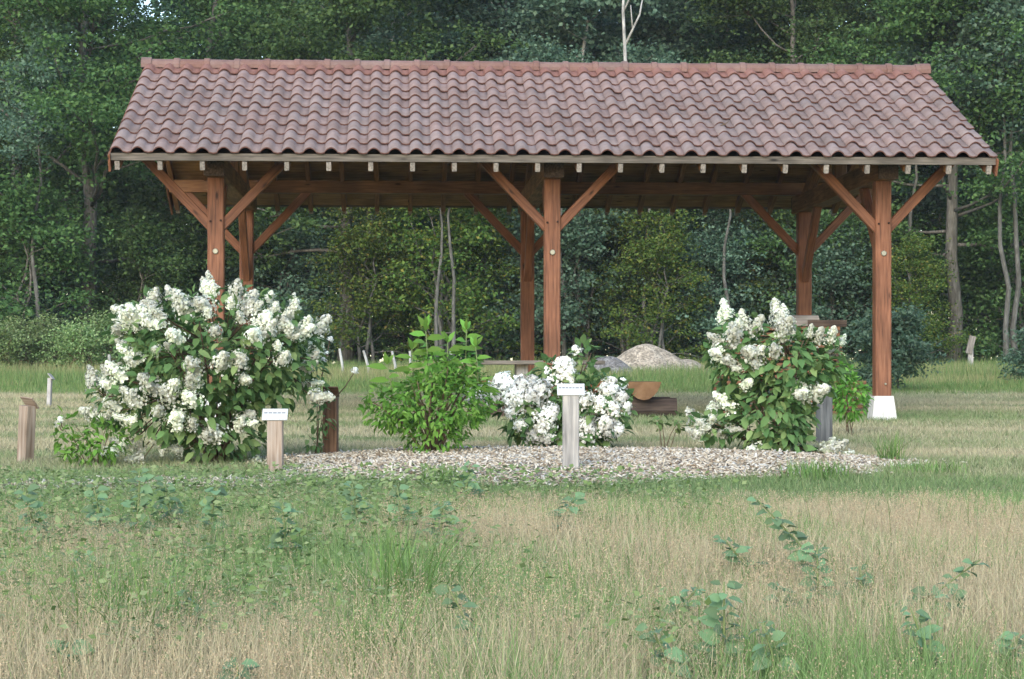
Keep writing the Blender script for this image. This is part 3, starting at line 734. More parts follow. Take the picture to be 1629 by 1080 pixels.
# bare dead stem above the ridge
mb = MB()
mb.tube([(0, 0, 0), (.05, 0, 4), (-.02, 0, 8), (-.12, 0, 10.2), (-.05, 0, 12.5)], [.08, .075, .06, .045, .02], 7)
mb.tube([(-.08, 0, 9.2), (.35, 0, 10.1), (.5, .1, 10.9)], [.042, .03, .014], 5)
mb.tube([(.15, 0, 9.7), (.1, .1, 10.4)], [.03, .012], 4); mb.tube([(-.1, 0, 10.2), (.25, 0, 11.0)], [.035, .012], 4)
o = link('dead_tree', mb.mesh('dead_tree', M['palebark']), None, foot(998, 59)); tag(o, 'bare whitish dead stem with fork above the ridge', 'tree')
# bushes on the lawn
tree('shrub', 1418, 37, .72, 'dark green rounded bush on the lawn behind the right front post', cat='bush', name='bush', sx=.95)
tree('shrub', 1652, 42, .62, 'dark bush cut off by the right edge of the photo', cat='bush', name='bush')
for i, px in enumerate((-10, 35, 85, 130, 185, 240, 300)):
    tree('brush', px, 50 + (i % 3) * 1.5, random.uniform(.75, 1.0), ['low brush cut by the left photo edge', 'low brush behind the leaning label post', 'low brush behind the small whitish post', 'low brush under the big oak trunk', 'low brush at left shoulder of the biggest hydrangea', 'low brush just behind the left half of biggest hydrangea', 'low brush behind the middle of the biggest hydrangea'][i], 'low brush at the left wood edge', cat='bush', name='bush')

# ================================================================== HYDRANGEAS AND SHRUB
def panicle_mesh(name, L, r, nfl, mat, fs=.026, blunt=.6):
    t = RNG.random(nfl) ** .8
    a = RNG.uniform(0, 2 * math.pi, nfl)
    rad = r * (1 - t) ** blunt * np.sqrt(RNG.uniform(.3, 1.7, nfl)) * (1 + .35 * np.sin(2 * a + 11 * t + RNG.uniform(0, 6))) + .006
    pos = np.stack([rad * np.cos(a), rad * np.sin(a), t * L], 1)
    nr = np.stack([np.cos(a), np.sin(a), .25 + .6 * t], 1) + RNG.normal(size=(nfl, 3)) * .35
    nr /= np.linalg.norm(nr, axis=1, keepdims=True)
    d = np.cross(nr, rand_unit(nfl)); d /= np.linalg.norm(d, axis=1, keepdims=True)
    e = np.cross(nr, d)
    s = RNG.uniform(.7, 1.35, nfl)[:, None] * fs
    V = []; Q = []
    for dd in (d, e):
        c0 = pos - dd * s * .5
        v_, q_ = leaf_quads(c0, dd, nr, (s[:, 0]), s[:, 0] * .7)
        # widest in the middle of each petal pair
        Q.append(q_ + sum(len(x) for x in V)); V.append(v_)
    k6 = np.arange(6) * math.pi / 3; ring = lambda q, z: np.stack([q * np.cos(k6), q * np.sin(k6), 0 * k6 + z], 1)
    o6 = sum(len(x) for x in V); V += [ring(r * .62, 0), ring(r * .5, L * .4), ring(.006, L * .97)]
    j6 = np.arange(6); n6 = (j6 + 1) % 6
    Q += [np.stack([j6, n6, n6 + 6, j6 + 6], 1) + o6, np.stack([j6 + 6, n6 + 6, n6 + 12, j6 + 12], 1) + o6]
    return big_mesh(name, np.concatenate(V), np.concatenate(Q), 4, mat)
PAN = [panicle_mesh('flower_head', random.uniform(.19, .24), random.uniform(.062, .08), 230, M['petal'], fs=.029) for _ in range(4)]
PANR = [panicle_mesh('flower_head', .155, .082, 300, M['petalw'], fs=.029, blunt=.38) for _ in range(3)]
PANL = [panicle_mesh('flower_head', random.uniform(.24, .29), .075, 290, M['petal'], fs=.029, blunt=.6) for _ in range(3)]
def big_leaf_mesh(name, L, Wd, mat, curl=.18):
    v = [(0, 0, 0), (Wd * .42, L * .3, .10 * Wd), (Wd * .36, L * .65, .06 * Wd - curl * L * .3), (0, L, -curl * L), (-Wd * .36, L * .65, .06 * Wd - curl * L * .3), (-Wd * .42, L * .3, .10 * Wd), (0, L * .35, 0), (0, L * .68, -curl * L * .45)]
    f = [(0, 1, 6), (1, 2, 7, 6), (2, 3, 7), (0, 6, 5), (6, 7, 4, 5), (7, 3, 4)]
    return py_mesh(name, v, f, mat, True)
LEAFM = {k: big_leaf_mesh('leaf', a, b, M[m]) for k, a, b, m in (('hyd', .105, .066, 'leaf_hyd'), ('light', .16, .07, 'leaf_light'), ('pop', .095, .085, 'leaf_pop'), ('small', .06, .028, 'leaf_light'))}
def leaf_basis(d, nrm):
    d = Vector(d).normalized(); n = Vector(nrm); x = d.cross(n)
    if x.length < 1e-3: x = d.cross(Vector((1, 0, 0)))
    x.normalize(); z = x.cross(d)
    return Matrix((x, d, z)).transposed()
def leaf_cloud_mesh(name, src, mats4, mat):
    sv = np.array([tuple(v.co) for v in src.vertices]); sf = [tuple(p.vertices) for p in src.polygons]
    V = []; Fc = []; k = len(sv)
    for i, m4 in enumerate(mats4):
        A = np.array(m4.to_3x3()); t = np.array(m4.translation)
        V.append(sv @ A.T + t); Fc += [tuple(j + i * k for j in q) for q in sf]
    me = bpy.data.meshes.new(name); me.from_pydata(np.concatenate(V).tolist(), [], Fc); me.materials.append(mat); me.polygons.foreach_set('use_smooth', np.ones(len(Fc), bool)); me.update()
    return me
def bush(name, px, d, label, lobes, nleaf, leafkey, flowers, fl_meshes, cx_stems=7, n_parts=110, scale_leaf=1.0, cat='shrub', fl_scale=1.0, back_fl=10, stem_r=.014, side=.55):
    """lobes: ellipsoids (px, py, rx_px, ry_px, depth offset m, depth radius m) in picture pixels around depth d"""
    org = foot(px, d); org.z = float(gz2(org.x, org.y)) + float(bed_h(org.x, org.y)) * (1 if bed_r(org.x, org.y) < 1 else 0)
    t = empty(name, org); tag(t, label, cat)
    sc = d / F_PX
    LB = []
    for (lx, ly, rx_, ry_, dy, ry2) in lobes:
        c = at(lx, ly, d) - org; c.y += dy
        LB.append((c, rx_ * sc, ry2, ry_ * sc))
    vol = np.array([a * b * c for _, a, b, c in LB]) ** .67
    # stems from the foot into the lobes
    mb = MB()
    for c, a, b, h in LB:
        for q in range(max(2, int(cx_stems * vol[LB.index((c, a, b, h))] / vol.sum() + .5))):
            tgt = c + Vector((random.uniform(-.7, .7) * a, random.uniform(-.7, .7) * b, random.uniform(-.2, .8) * h))
            p0 = Vector((random.uniform(-.06, .06), random.uniform(-.06, .06), -.05))
            mid = p0.lerp(tgt, .5) + Vector((0, 0, .12 * (tgt - p0).length))
            mb.tube([p0, p0.lerp(mid, .6), mid, mid.lerp(tgt, .6), tgt], [stem_r, stem_r * .86, stem_r * .7, stem_r * .5, stem_r * .3], 5)
    # leaves through the outer half of the lobes
    ms = []
    tot = vol.sum()
    for (c, a, b, h), w in zip(LB, vol):
        n = int(nleaf * w / tot)
        u = rand_unit(n); rr_ = RNG.uniform(.45, 1.0, n) ** .6
        for i in range(n):
            p = c + Vector((u[i, 0] * a, u[i, 1] * b, u[i, 2] * h)) * rr_[i]
            if p.z < .03: continue
            out = Vector((u[i, 0], u[i, 1], u[i, 2] * .6)).normalized()
            dd = (out * .8 + Vector(tuple(RNG.normal(size=3) * .45)) + Vector((0, 0, -.25))).normalized()
            nn = (out * .5 + Vector((0, 0, .8)) + Vector(tuple(RNG.normal(size=3) * .35)))
            s = random.uniform(.65, 1.2) * scale_leaf
            m4 = leaf_basis(dd, nn).to_4x4() @ Matrix.Scale(s, 4); m4.translation = p
            ms.append(m4)
    # the outermost leaves facing the viewer's side are leaves of their own, the rest one mass
    order = sorted(range(len(ms)), key=lambda i: ms[i].translation.y)
    pick = set(random.sample(order[:max(n_parts, int(len(order) * .3))], min(n_parts, len(order))))
    src = LEAFM[leafkey]
    o = link('foliage', leaf_cloud_mesh('foliage', src, [m for i, m in enumerate(ms) if i not in pick], src.materials[0]), t); o['kind'] = 'stuff'
    for i in pick:
        l = link('leaf', src, t); l.matrix_local = ms[i]
    # flower heads
    fl = []
    for (fx_, fy_) in flowers:
        w = at(fx_, fy_, d) - org
        best = None
        for c, a, b, h in LB:
            q = ((w.x - c.x) / a) ** 2 + ((w.z - c.z) / h) ** 2
            yq = c.y - b * math.sqrt(max(0, 1 - q)) * .95
            if q < 1 and (best is None or yq < best[0]): best = (yq, c)
        if best is None:
            c = min(LB, key=lambda l: ((w.x - l[0].x) / l[1]) ** 2 + ((w.z - l[0].z) / l[3]) ** 2)[0]; best = (c.y + random.uniform(-.1, .1), c)
        p = Vector((w.x, best[0], w.z)); fl.append((p, best[1]))
    for (p_, c_) in list(fl):            # smaller side heads near the main ones
        if random.random() < side: fl.append((p_ + Vector((random.uniform(-.1, .1), random.uniform(-.03, .06), random.uniform(-.1, .06))), c_))
    for q in range(back_fl):
        c, a, b, h = random.choice(LB); an = random.uniform(0, math.pi)
        p = c + Vector((math.cos(an) * a, math.sin(an) * b, random.uniform(0, .8) * h)) * .95
        fl.append((p, c))
    for p, c in fl:
        out = (p - c); out.z *= .6; out.normalize()
        ax = (out * random.uniform(.5, 1.3) + Vector((random.uniform(-.5, .5), random.uniform(-.4, .2), random.uniform(.1, .9)))).normalized()
        s = random.choice((random.uniform(.45, .8), random.uniform(.75, 1.15))) * fl_scale
        m4 = ax.to_track_quat('Z', 'Y').to_matrix().to_4x4() @ Matrix.Rotation(random.uniform(0, 6), 4, 'Z') @ Matrix.Scale(s, 4)
        me_ = random.choice(fl_meshes)
        m4.translation = p - ax * .09 * s
        h_ = link('flower_head', me_, t); h_.matrix_local = m4
        q0 = p - ax * .09 * s
        root = c.lerp(q0, .35)
        mb.tube([root, root.lerp(q0, .6) + Vector((0, 0, -.02)), q0, q0 + ax * .1 * s], [.006, .005, .004, .003], 4)
    link('stems', mb.mesh('stems', M['twig']), t)
    return t
big = [(920,90),(980,110),(1085,115),(700,160),(770,130),(830,150),(540,210),(620,220),(750,230),(955,190),(1165,160),(1230,150),(1320,150),(1190,200),(1260,210),(1340,210),(1460,270),(1400,300),(1310,270),(1250,300),(1130,250),(1190,330),(1290,370),(1360,330),(1130,420),(540,300),(570,370),(630,440),(850,330),(760,390),(1030,310),(930,460),(920,520),(1150,520),(730,540),(810,580),(400,520),(480,530),(520,550),(910,600),(650,600),(540,640),(400,670),(480,690),(770,660),(850,690),(630,700),(915,710),(1140,690),(1110,720),(975,770),(530,800),(630,820),(730,800),(815,835),(1150,900),(960,940),(1430,540),(1450,600),(1440,410),(1060,440),(560,490),(700,200),(870,200),(990,230),(1080,180),(1230,250),(1330,300),(600,400),(500,620),(760,280),(720,250),(590,240)]
big = [(x / 2.842, 420 + y / 2.842) for x, y in big]
bush('hydrangea_shrub', 345, 16.6, 'biggest hydrangea, covered with white cone-shaped flower heads', [(350, 560, 150, 105, 0, .75), (430, 560, 85, 90, 0, .5), (300, 620, 120, 90, -.05, .6), (235, 530, 60, 60, .1, .4), (345, 680, 85, 60, 0, .45), (190, 640, 55, 45, .1, .3)],
     3000, 'hyd', big, PAN, cx_stems=14, n_parts=140, back_fl=10, fl_scale=.88)
mid = [(345,378),(545,360),(600,420),(555,465),(470,405),(415,480),(390,575),(455,660),(650,605),(680,570),(605,695),(535,725),(635,745),(1075,375),(1050,430),(1085,540),(1000,510),(900,490),(1140,480),(1170,540),(910,675),(1040,650),(1110,690),(1060,720),(240,440),(130,430),(790,300),(760,268),(800,350),]
mid = [(720 + x / 4.287, 520 + y / 4.287) for x, y in mid]
bush('hydrangea_shrub', 900, 18.0, 'hydrangea with round white flower heads behind the grey label post', [(855, 655, 60, 55, 0, .33), (945, 650, 60, 60, 0, .33), (885, 615, 38, 45, .05, .25), (905, 690, 70, 32, 0, .3), (930, 575, 16, 32, 0, .1)],
     1300, 'hyd', mid, PANR, cx_stems=10, n_parts=90, back_fl=4, fl_scale=1.12, side=.0)
rgt = [(270,215),(340,260),(390,290),(290,330),(220,350),(230,410),(270,440),(370,410),(400,460),(530,230),(545,290),(510,310),(640,310),(680,330),(470,395),(600,580),(660,580),(280,640),(250,620),(350,540),(160,730),(200,700),(150,770),(290,750),(740,330),(800,350),(730,830),(760,830),(540,880),(390,850),(250,250),(310,290),(350,400)]
rgt = [(1060 + x / 2.842, 420 + y / 2.842) for x, y in rgt]
bush('hydrangea_shrub', 1235, 17.4, 'hydrangea with long pointed white flower heads beside the dark grey post', [(1175, 565, 48, 68, 0, .3), (1255, 585, 70, 68, 0, .4), (1305, 575, 38, 55, .05, .25), (1225, 655, 70, 60, 0, .4), (1240, 705, 55, 35, 0, .3), (1135, 680, 32, 22, 0, .2)],
     1900, 'hyd', rgt, PANL, cx_stems=12, n_parts=110, back_fl=4, fl_scale=.88)
# green shrub without flowers
gs = bush('green_shrub', 690, 16.9, 'bright green leafy shrub without flowers in the wood chips', [(690, 645, 92, 50, 0, .5), (628, 648, 56, 38, -.05, .35), (740, 632, 52, 46, 0, .35), (690, 692, 56, 36, 0, .35), (690, 595, 40, 40, 0, .25), (735, 585, 30, 32, .05, .2)], 2500, 'small', [], PAN, cx_stems=16, n_parts=120, scale_leaf=1.15, back_fl=0)
mb = MB()
for (x0, y0, x1, y1) in ((680, 620, 678, 522), (735, 620, 742, 524), (655, 625, 655, 556), (708, 620, 712, 545), (760, 630, 757, 552), (625, 640, 618, 580)):
    p0 = at(x0, y0, 16.9) - gs.location; p1 = at(x1, y1, 16.9) - gs.location
    p0.y += random.uniform(-.15, .1); p1.y = p0.y + random.uniform(-.1, .1)
    mb.tube([p0, p0.lerp(p1, .5) + Vector((.01, 0, 0)), p1], [.007, .006, .004], 5)
    nn = int((p1 - p0).length / .036)
    for i in range(nn + 3):
        t_ = min(1, .15 + .85 * i / nn); p = p0.lerp(p1, t_); a = i * 2.3 + random.uniform(-.3, .3)
        el = -.1 + .8 * (t_ > .93) + .35 * t_
        dd = Vector((math.cos(a) * math.cos(el), math.sin(a) * math.cos(el), math.sin(el)))
        s = random.uniform(.75, 1.15) * (1.1 if t_ < .93 else .75)
        m4 = leaf_basis(dd, (random.uniform(-.4, .4), -.75, .6)).to_4x4() @ Matrix.Scale(s, 4); m4.translation = p
        l = link('leaf', LEAFM['light'], gs); l.matrix_local = m4
link('shoots', mb.mesh('shoots', M['greenstem']), gs)

bush('young_shrub', 150, 16.3, 'small yellow green leafy plant left of the biggest hydrangea', [(165, 700, 42, 34, 0, .2), (105, 690, 16, 38, 0, .1), (140, 725, 45, 20, 0, .2)], 420, 'small', [(98, 665)], PANR, cx_stems=8, n_parts=40, scale_leaf=1.2, back_fl=0, fl_scale=.5, stem_r=.005)
bush('young_shrub', 1350, 21.0, 'light green leafy plant between the dark grey post and concrete footing', [(1352, 630, 30, 36, 0, .2), (1340, 600, 18, 28, 0, .12)], 520, 'small', [], PANR, cx_stems=6, n_parts=30, scale_leaf=1.4, back_fl=0, stem_r=.005)
bush('young_shrub', 508, 17.2, 'thin straggly plant with pale flower tufts beside the dark brown post', [(512, 660, 18, 34, 0, .1), (510, 610, 12, 50, 0, .08), (500, 700, 20, 14, 0, .1)], 110, 'hyd', [(525, 538), (565, 588), (520, 560)], PANR, cx_stems=6, n_parts=20, scale_leaf=.6, back_fl=0, fl_scale=.3, stem_r=.005)
bush('young_shrub', 1062, 18.2, 'thin leafy seedlings right of the round-flowered hydrangea', [(1078, 672, 10, 16, 0, .06), (1048, 668, 10, 14, 0, .06)], 36, 'hyd', [], PANR, cx_stems=2, n_parts=12, scale_leaf=.6, back_fl=0, stem_r=.005)
# ================================================================== POPLAR SUCKERS IN THE MEADOW
def sucker(px0, py0, px1, py1, d, nl, label, size=1.0, bend=.1):
    p0 = at(px0, py0, d); g = Vector((p0.x, p0.y, float(gz2(p0.x, p0.y))))
    p1 = at(px1, py1, d)
    t = empty('poplar_sucker', g); tag(t, label, 'plant', 'poplar suckers in the meadow')
    a, b = p0 - g, p1 - g
    midp = a.lerp(b, .5) + Vector((bend * (b - a).length, 0, 0))
    path = [Vector((a.x * .6, 0, -.03)), a, a.lerp(midp, .55), midp, midp.lerp(b, .55), b]
    mb = MB(); mb.tube(path, [.007, .006, .0055, .005, .004, .003], 5)
    link('stem', mb.mesh('stem', M['greenstem']), t)
    for i in range(nl):
        u = (i + .5) / nl; seg = path[1:]; k = min(int(u * 4), 3); p = seg[k].lerp(seg[k + 1], u * 4 - k)
        an = i * 2.4 + random.uniform(-.4, .4); el = random.uniform(-.3, .5)
        dd = Vector((math.cos(an) * math.cos(el), math.sin(an) * math.cos(el) * .8, math.sin(el)))
        nrm = Vector((random.uniform(-.5, .5), random.uniform(-.9, .1), .6))
        s = size * random.uniform(.55, 1.15) * (1 - .4 * u)
        m4 = leaf_basis(dd, nrm).to_4x4() @ Matrix.Scale(s, 4); m4.translation = p + dd * .012
        l = link('leaf', LEAFM['pop'], t); l.matrix_local = m4
    return t
SK = [((1318, 965, 1205, 795), 9.6, 24, 'tall arching poplar sucker, highest of those on the right', 1.1, .12), ((1142, 1090, 1152, 925), 7.6, 14, 'upright poplar sucker with large green leaves near the bottom edge', 1.15, .03),
      ((1390, 1000, 1560, 890), 8.6, 16, 'poplar sucker leaning right near the right edge', 1.05, .05), ((1192, 905, 1150, 855), 9.8, 8, 'short poplar sucker with pale tip left of the tallest one', 1.05, 0),
      ((1062, 1085, 1035, 995), 7.4, 8, 'poplar sucker with withered dark tip at bottom, right of centre', 1.1, .1), ((1245, 985, 1240, 930), 8.8, 7, 'small poplar sucker under the tallest one', 1, 0),
      ((1372, 950, 1368, 905), 9.2, 5, 'tiny poplar sucker alone in tan grass on the right', 1, 0), ((815, 1075, 712, 930), 7.7, 11, 'arching poplar sucker left of bottom centre', 1, -.08),
      ((300, 1005, 295, 935), 8.2, 7, 'thin poplar sucker in green grass at lower left', .9, 0), ((105, 1050, 112, 1020), 7.4, 4, 'low bluish poplar sucker in the lower left corner', 1.2, 0),
      ((378, 1085, 378, 1055), 7.0, 4, 'low poplar sucker at the bottom edge left of centre', 1.2, 0), ((216, 840, 222, 748), 11.4, 12, 'pale upright poplar sucker before the biggest hydrangea', 1.1, .02),
      ((700, 860, 705, 800), 11.0, 12, 'leafy poplar sucker before the green shrub', 1.1, 0), ((455, 880, 450, 800), 10.4, 12, 'leafy poplar sucker before the short split label post', 1.1, 0),
      ((880, 850, 915, 790), 11.5, 14, 'bushy poplar sucker before the silver grey label post', 1.2, 0), ((330, 860, 345, 770), 11.0, 12, 'poplar sucker directly under the biggest hydrangea', 1.15, 0),
      ((1610, 1060, 1618, 1010), 7.6, 6, 'poplar sucker cut by the right edge at the bottom', 1.2, 0), ((60, 860, 40, 780), 11.0, 12, 'poplar sucker below the leaning label post', 1.2, 0),
      ((570, 830, 560, 770), 11.6, 10, 'poplar sucker before the dark brown post', 1.1, 0), ((740, 790, 748, 735), 13.2, 7, 'pale thin sucker right of the green shrub foot', 1.2, 0), ((140, 940, 130, 880), 9.4, 8, 'bluish poplar sucker on the left below the weeds', 1.1, 0),
      ((1080, 970, 1110, 935), 8.4, 7, 'small sucker left of the upright one', 1.0, 0), ((1500, 975, 1520, 945), 8.4, 6, 'short sucker below the one leaning right', 1.0, 0),
      ((1292, 1000, 1300, 868), 8.9, 14, 'upright leafy sucker just right of the tallest arching one', 1.05, .04), ((1478, 1075, 1448, 965), 7.5, 10, 'leafy sucker at the bottom edge below the one leaning right', 1.05, .05),
      ((1236, 1085, 1212, 990), 7.4, 9, 'leafy sucker at the bottom edge right of the large-leaved upright one', 1.0, .04), ((270, 830, 262, 765), 11.6, 10, 'pale leafy sucker before the middle of the biggest hydrangea', 1.15, .02), ((160, 850, 150, 775), 11.2, 10, 'pale leafy sucker before the left flank of biggest hydrangea', 1.15, .02), ((640, 845, 632, 775), 11.3, 10, 'leafy sucker in front of the left side of the green shrub', 1.1, .02)]
for (a, d, nl, lb, s, bd) in SK: sucker(*a, d, int(nl * 2.3), lb, s * .95, bd)

# ================================================================== GRASS
def hwid(y): return y * .262 + 1.5
def in_bed(x, y): return bed_r(x, y) < 1.0 - .34 * np.clip(fbm(np.asarray(x) * 2.2, np.asarray(y) * 2.2, 3) * 1.6 - .45, 0, 1)
def blades(n, ymin, ymax, hfun, wfun, cfun, lean=.35, dens_pow=1.0, mask=None, tris=1):
    y = ymin + (ymax - ymin) * RNG.random(n) ** dens_pow
    x = (RNG.random(n) * 2 - 1) * hwid(y)
    ok = ~in_bed(x, y)
    if mask is not None: ok &= mask(x, y)
    x, y = x[ok], y[ok]; n = len(x)
    h = hfun(x, y) * RNG.uniform(.5, 1.25, n); w = wfun(x, y)
    a = RNG.uniform(0, 2 * math.pi, n); l = RNG.normal(size=n) * lean; az = RNG.uniform(0, 2 * math.pi, n)
    z = gz2(x, y) - .01
    B = np.stack([x, y, z], 1); S = np.stack([np.cos(a), np.sin(a) * .4, np.zeros(n)], 1) * (w / 2)[:, None]
    tip = B + np.stack([np.cos(az) * l * h, np.sin(az) * l * h, h], 1)
    if tris == 1:
        V = np.stack([B - S, B + S, tip], 1).reshape(-1, 3); Q = np.arange(n * 3).reshape(-1, 3)
        C = np.repeat(cfun(x, y), 3, 0)
    else:
        midp = B + (tip - B) * .55 + np.stack([np.zeros(n), np.zeros(n), h * .1], 1)
        V = np.stack([B - S, B + S, midp + S * .7, midp - S * .7, midp + S * .7, tip, midp - S * .7], 1)
        V = np.stack([B - S, B + S, midp + S * .7, midp - S * .7, tip], 1).reshape(-1, 3)
        k = np.arange(n) * 5
        Q = np.concatenate([np.stack([k, k + 1, k + 2], 1), np.stack([k, k + 2, k + 3], 1), np.stack([k + 3, k + 2, k + 4], 1)])
        C = np.repeat(cfun(x, y), 5, 0)
    return V, Q, C
def mixc(a, b, t): return np.array(a)[None] * (1 - t[:, None]) + np.array(b)[None] * t[:, None]
TAN_, GRN = (.40, .35, .225), (.14, .21, .08)
def dry(x, y):          # 0 green .. 1 straw for the mown lawn
    t = fbm(x * .22 + 3, y * .9 + 9, 0) * 2.0 - .5
    t += .35 * np.exp(-((y - 21.5) / 2.2) ** 2) + .3 * np.exp(-((y - 30) / 3) ** 2) - .55 * np.exp(-((y - 14) / 1.0) ** 2) - .5 * np.exp(-((y - 45) / 5) ** 2)
    return np.clip(t, 0, 1)
def lawn_col(x, y):
    t = np.clip(dry(x, y) + RNG.normal(size=len(x)) * .2, 0, 1); return mixc(GRN, TAN_, t)
V, Q, C = blades(360000, 12.6, 36, lambda x, y: .045 + .03 * vnoise(x * .8, y * .8, 4), lambda x, y: .004 + .0004 * y, lawn_col, lean=.8, dens_pow=1.25)
o = link('lawn_grass', big_mesh('lawn_grass', V, Q, 3, M['grass'], C)); tag(o, 'short mown grass, part green part straw coloured', 'grass', kind='stuff')
V, Q, C = blades(110000, 35, 58, lambda x, y: .10 + .22 * np.clip((y - 38) / 8, 0, 1) * (.5 + vnoise(x * .5, y * .5, 2)), lambda x, y: .022 + 0 * x, lambda x, y: mixc((.10, .18, .05), (.30, .27, .13), np.clip(.15 + RNG.normal(size=len(x)) * .2 + .5 * (fbm(x * .2, y * .4, 1) > .6), 0, 1)), lean=.4)
o = link('rough_grass', big_mesh('rough_grass', V, Q, 3, M['grass'], C)); tag(o, 'taller green rough grass along the foot of the wood', 'grass', kind='stuff')
# meadow: tall fine straw grass in front with green tussocks
def mh(x, y): return np.interp(y, [4, 8.5, 11, 13.2, 14.2], [.42, .36, .24, .10, .05])
def green_w(x, y):      # where the meadow is green
    g = fbm(x * .9 + 11, y * .7 + 5, 2) * 2.2 - .66
    g += .5 * np.clip((-x + .3) / 1.8, -0.35, 1) * np.clip((y - 6.8) / 3, 0, 1) + .35 * np.exp(-((y - 13.2) / .8) ** 2)
    return np.clip(g, 0, 1)
mc = lambda x, y: mixc((.44, .375, .24), (.16, .26, .085), np.clip((green_w(x, y) > RNG.random(len(x))) * 1.0 + RNG.normal(size=len(x)) * .12, 0, 1))
V, Q, C = blades(180000, 5.0, 14.0, lambda x, y: mh(x, y) * (.4 + .75 * fbm(x * 1.4 + 4, y * 1.4, 0)), lambda x, y: .0035 + .0001 * y, mc, lean=.5, tris=2)
o = link('meadow_grass', big_mesh('meadow_grass', V, Q, 3, M['grass'], C)); tag(o, 'long meadow grass blades, green and straw coloured, in the foreground', 'grass', kind='stuff')
# seed heads: airy clouds of tiny spikelets
n = 34000
y = 5.0 + 8.4 * RNG.random(n); x = (RNG.random(n) * 2 - 1) * hwid(y)
ok = (~in_bed(x, y)) & (green_w(x, y) < RNG.random(n) * 1.25 + .05) & (y < 13.6 - 2.6 * vnoise(x * 1.1, y * .7, 5) * RNG.random(n)) & (fbm(x * 1.3 + 9, y * 1.3, 3) > .30 * RNG.random(n) + .18); x, y = x[ok], y[ok]; n = len(x)
h = mh(x, y) * RNG.uniform(.55, 1.2, n) * (.55 + .9 * fbm(x * 1.6, y * 1.6, 1)); per = 24
a = RNG.uniform(0, 6.28, n); l = RNG.normal(size=n) * .22
B = np.stack([x, y, gz2(x, y)], 1); T = B + np.stack([np.cos(a) * l * h, np.sin(a) * l * h, h], 1)
t = RNG.random((n, per)); rad = .045 * (1 - t * .8) * np.sqrt(RNG.random((n, per))) * (.5 + h[:, None]); th = RNG.uniform(0, 6.28, (n, per))
P = T[:, None] + (B - T)[:, None] * ((1 - t) * .55)[..., None] * 1.0
P = P + np.stack([rad * np.cos(th), rad * np.sin(th), RNG.normal(size=(n, per)) * .01], -1)
P = P.reshape(-1, 3); m_ = len(P)
e1 = rand_unit(m_) * .0034; e2 = rand_unit(m_) * .0024
V1 = np.stack([P - e1, P + e1, P + e2 + np.array([0, 0, .004])], 1).reshape(-1, 3); Q1 = np.arange(m_ * 3).reshape(-1, 3)
C1 = np.repeat(mixc((.50, .40, .26), (.38, .27, .17), RNG.random(m_)), 3, 0)
S = np.stack([np.cos(a + 1), np.sin(a + 1) * .3, 0 * a], 1) * .0009
V2 = np.stack([B - S, B + S, T], 1).reshape(-1, 3); Q2 = np.arange(n * 3).reshape(-1, 3) + len(V1)
C2 = np.repeat(np.tile(np.array([[.42, .36, .2]]), (n, 1)), 3, 0)
o = link('seed_grass', big_mesh('seed_grass', np.concatenate([V1, V2]), np.concatenate([Q1, Q2]), 3, M['grass'], np.concatenate([C1, C2]))); tag(o, 'airy straw coloured grass seed heads over the foreground meadow', 'grass', kind='stuff')
# green tussocks and weeds
def weed_mask(x, y): return (fbm(x * .9 + 30, y * .9 + 2, 4) + .34 * np.clip((-x + .3) / 2.0, -1, 1) * np.clip((y - 7) / 2.5, 0, 1) + .12 * (y > 12)) > .62
n = 44000
y = 7.2 + 7.4 * RNG.random(n); x = (RNG.random(n) * 2 - 1) * hwid(y); ok = weed_mask(x, y) & (bed_r(x, y) > .93); x, y = x[ok], y[ok]; n = len(x)
hh = np.interp(y, [8, 11, 13, 15], [.38, .34, .24, .12]) * RNG.random(n) ** 1.3
pos = np.stack([x, y, gz2(x, y) + hh], 1); d = rand_unit(n); d[:, 2] = np.abs(d[:, 2]) * .3; d /= np.linalg.norm(d, axis=1, keepdims=True); nr = rand_unit(n) * .6 + np.array([0, -.3, .8]); s = RNG.uniform(.015, .05, n)
V, Q = leaf_quads(pos, d, nr, s, s * .62)
o = link('weeds', big_mesh('weeds', V, Q, 4, M['leaf_weed'])); tag(o, 'low broad-leaved weeds in the meadow before the shrub bed', 'weeds', kind='stuff')
def tuft(px, d, n, h, spread, label, cfun=None):
    c = foot(px, d); c.z = float(gz2(c.x, c.y))
    a = RNG.uniform(0, 6.28, n); l = np.abs(RNG.normal(size=n)) * .8; hh = h * RNG.uniform(.6, 1.1, n); a2 = RNG.uniform(0, 6.28, n)
    B = np.stack([np.cos(a2), np.sin(a2), 0 * a], 1) * (spread * np.sqrt(RNG.random(n)))[:, None]
    S = np.stack([np.cos(a + 1.5), np.sin(a + 1.5), 0 * a], 1) * .003
    T = B + np.stack([np.cos(a) * l * hh, np.sin(a) * l * hh, hh], 1); m1 = B + (T - B) * .5 + np.array([0, 0, 1]) * (hh * .12)[:, None]
    V = np.stack([B - S, B + S, m1 + S * .8, m1 - S * .8, T], 1).reshape(-1, 3); k = np.arange(n) * 5
    Q = np.concatenate([np.stack([k, k + 1, k + 2], 1), np.stack([k, k + 2, k + 3], 1), np.stack([k + 3, k + 2, k + 4], 1)])
    C = np.repeat(mixc((.10, .20, .05), (.2, .3, .09), RNG.random(n)), 5, 0)
    o = link('grass_tuft', big_mesh('grass_tuft', V, Q, 3, M['grass'], C), None, c); tag(o, label, 'grass tuft')
tuft(1415, 16.6, 110, .26, .10, 'upright green grass tuft at right end of the wood chips')
tuft(1300, 15.0, 260, .15, .26, 'leafy green tuft at the foot of the pointed hydrangea')
tuft(1470, 15.6, 200, .10, .32, 'low wide green tuft on the lawn right of the wood chips')
tuft(705, 14.5, 160, .16, .16, 'green grass tuft at the front edge of the chips below the green shrub')
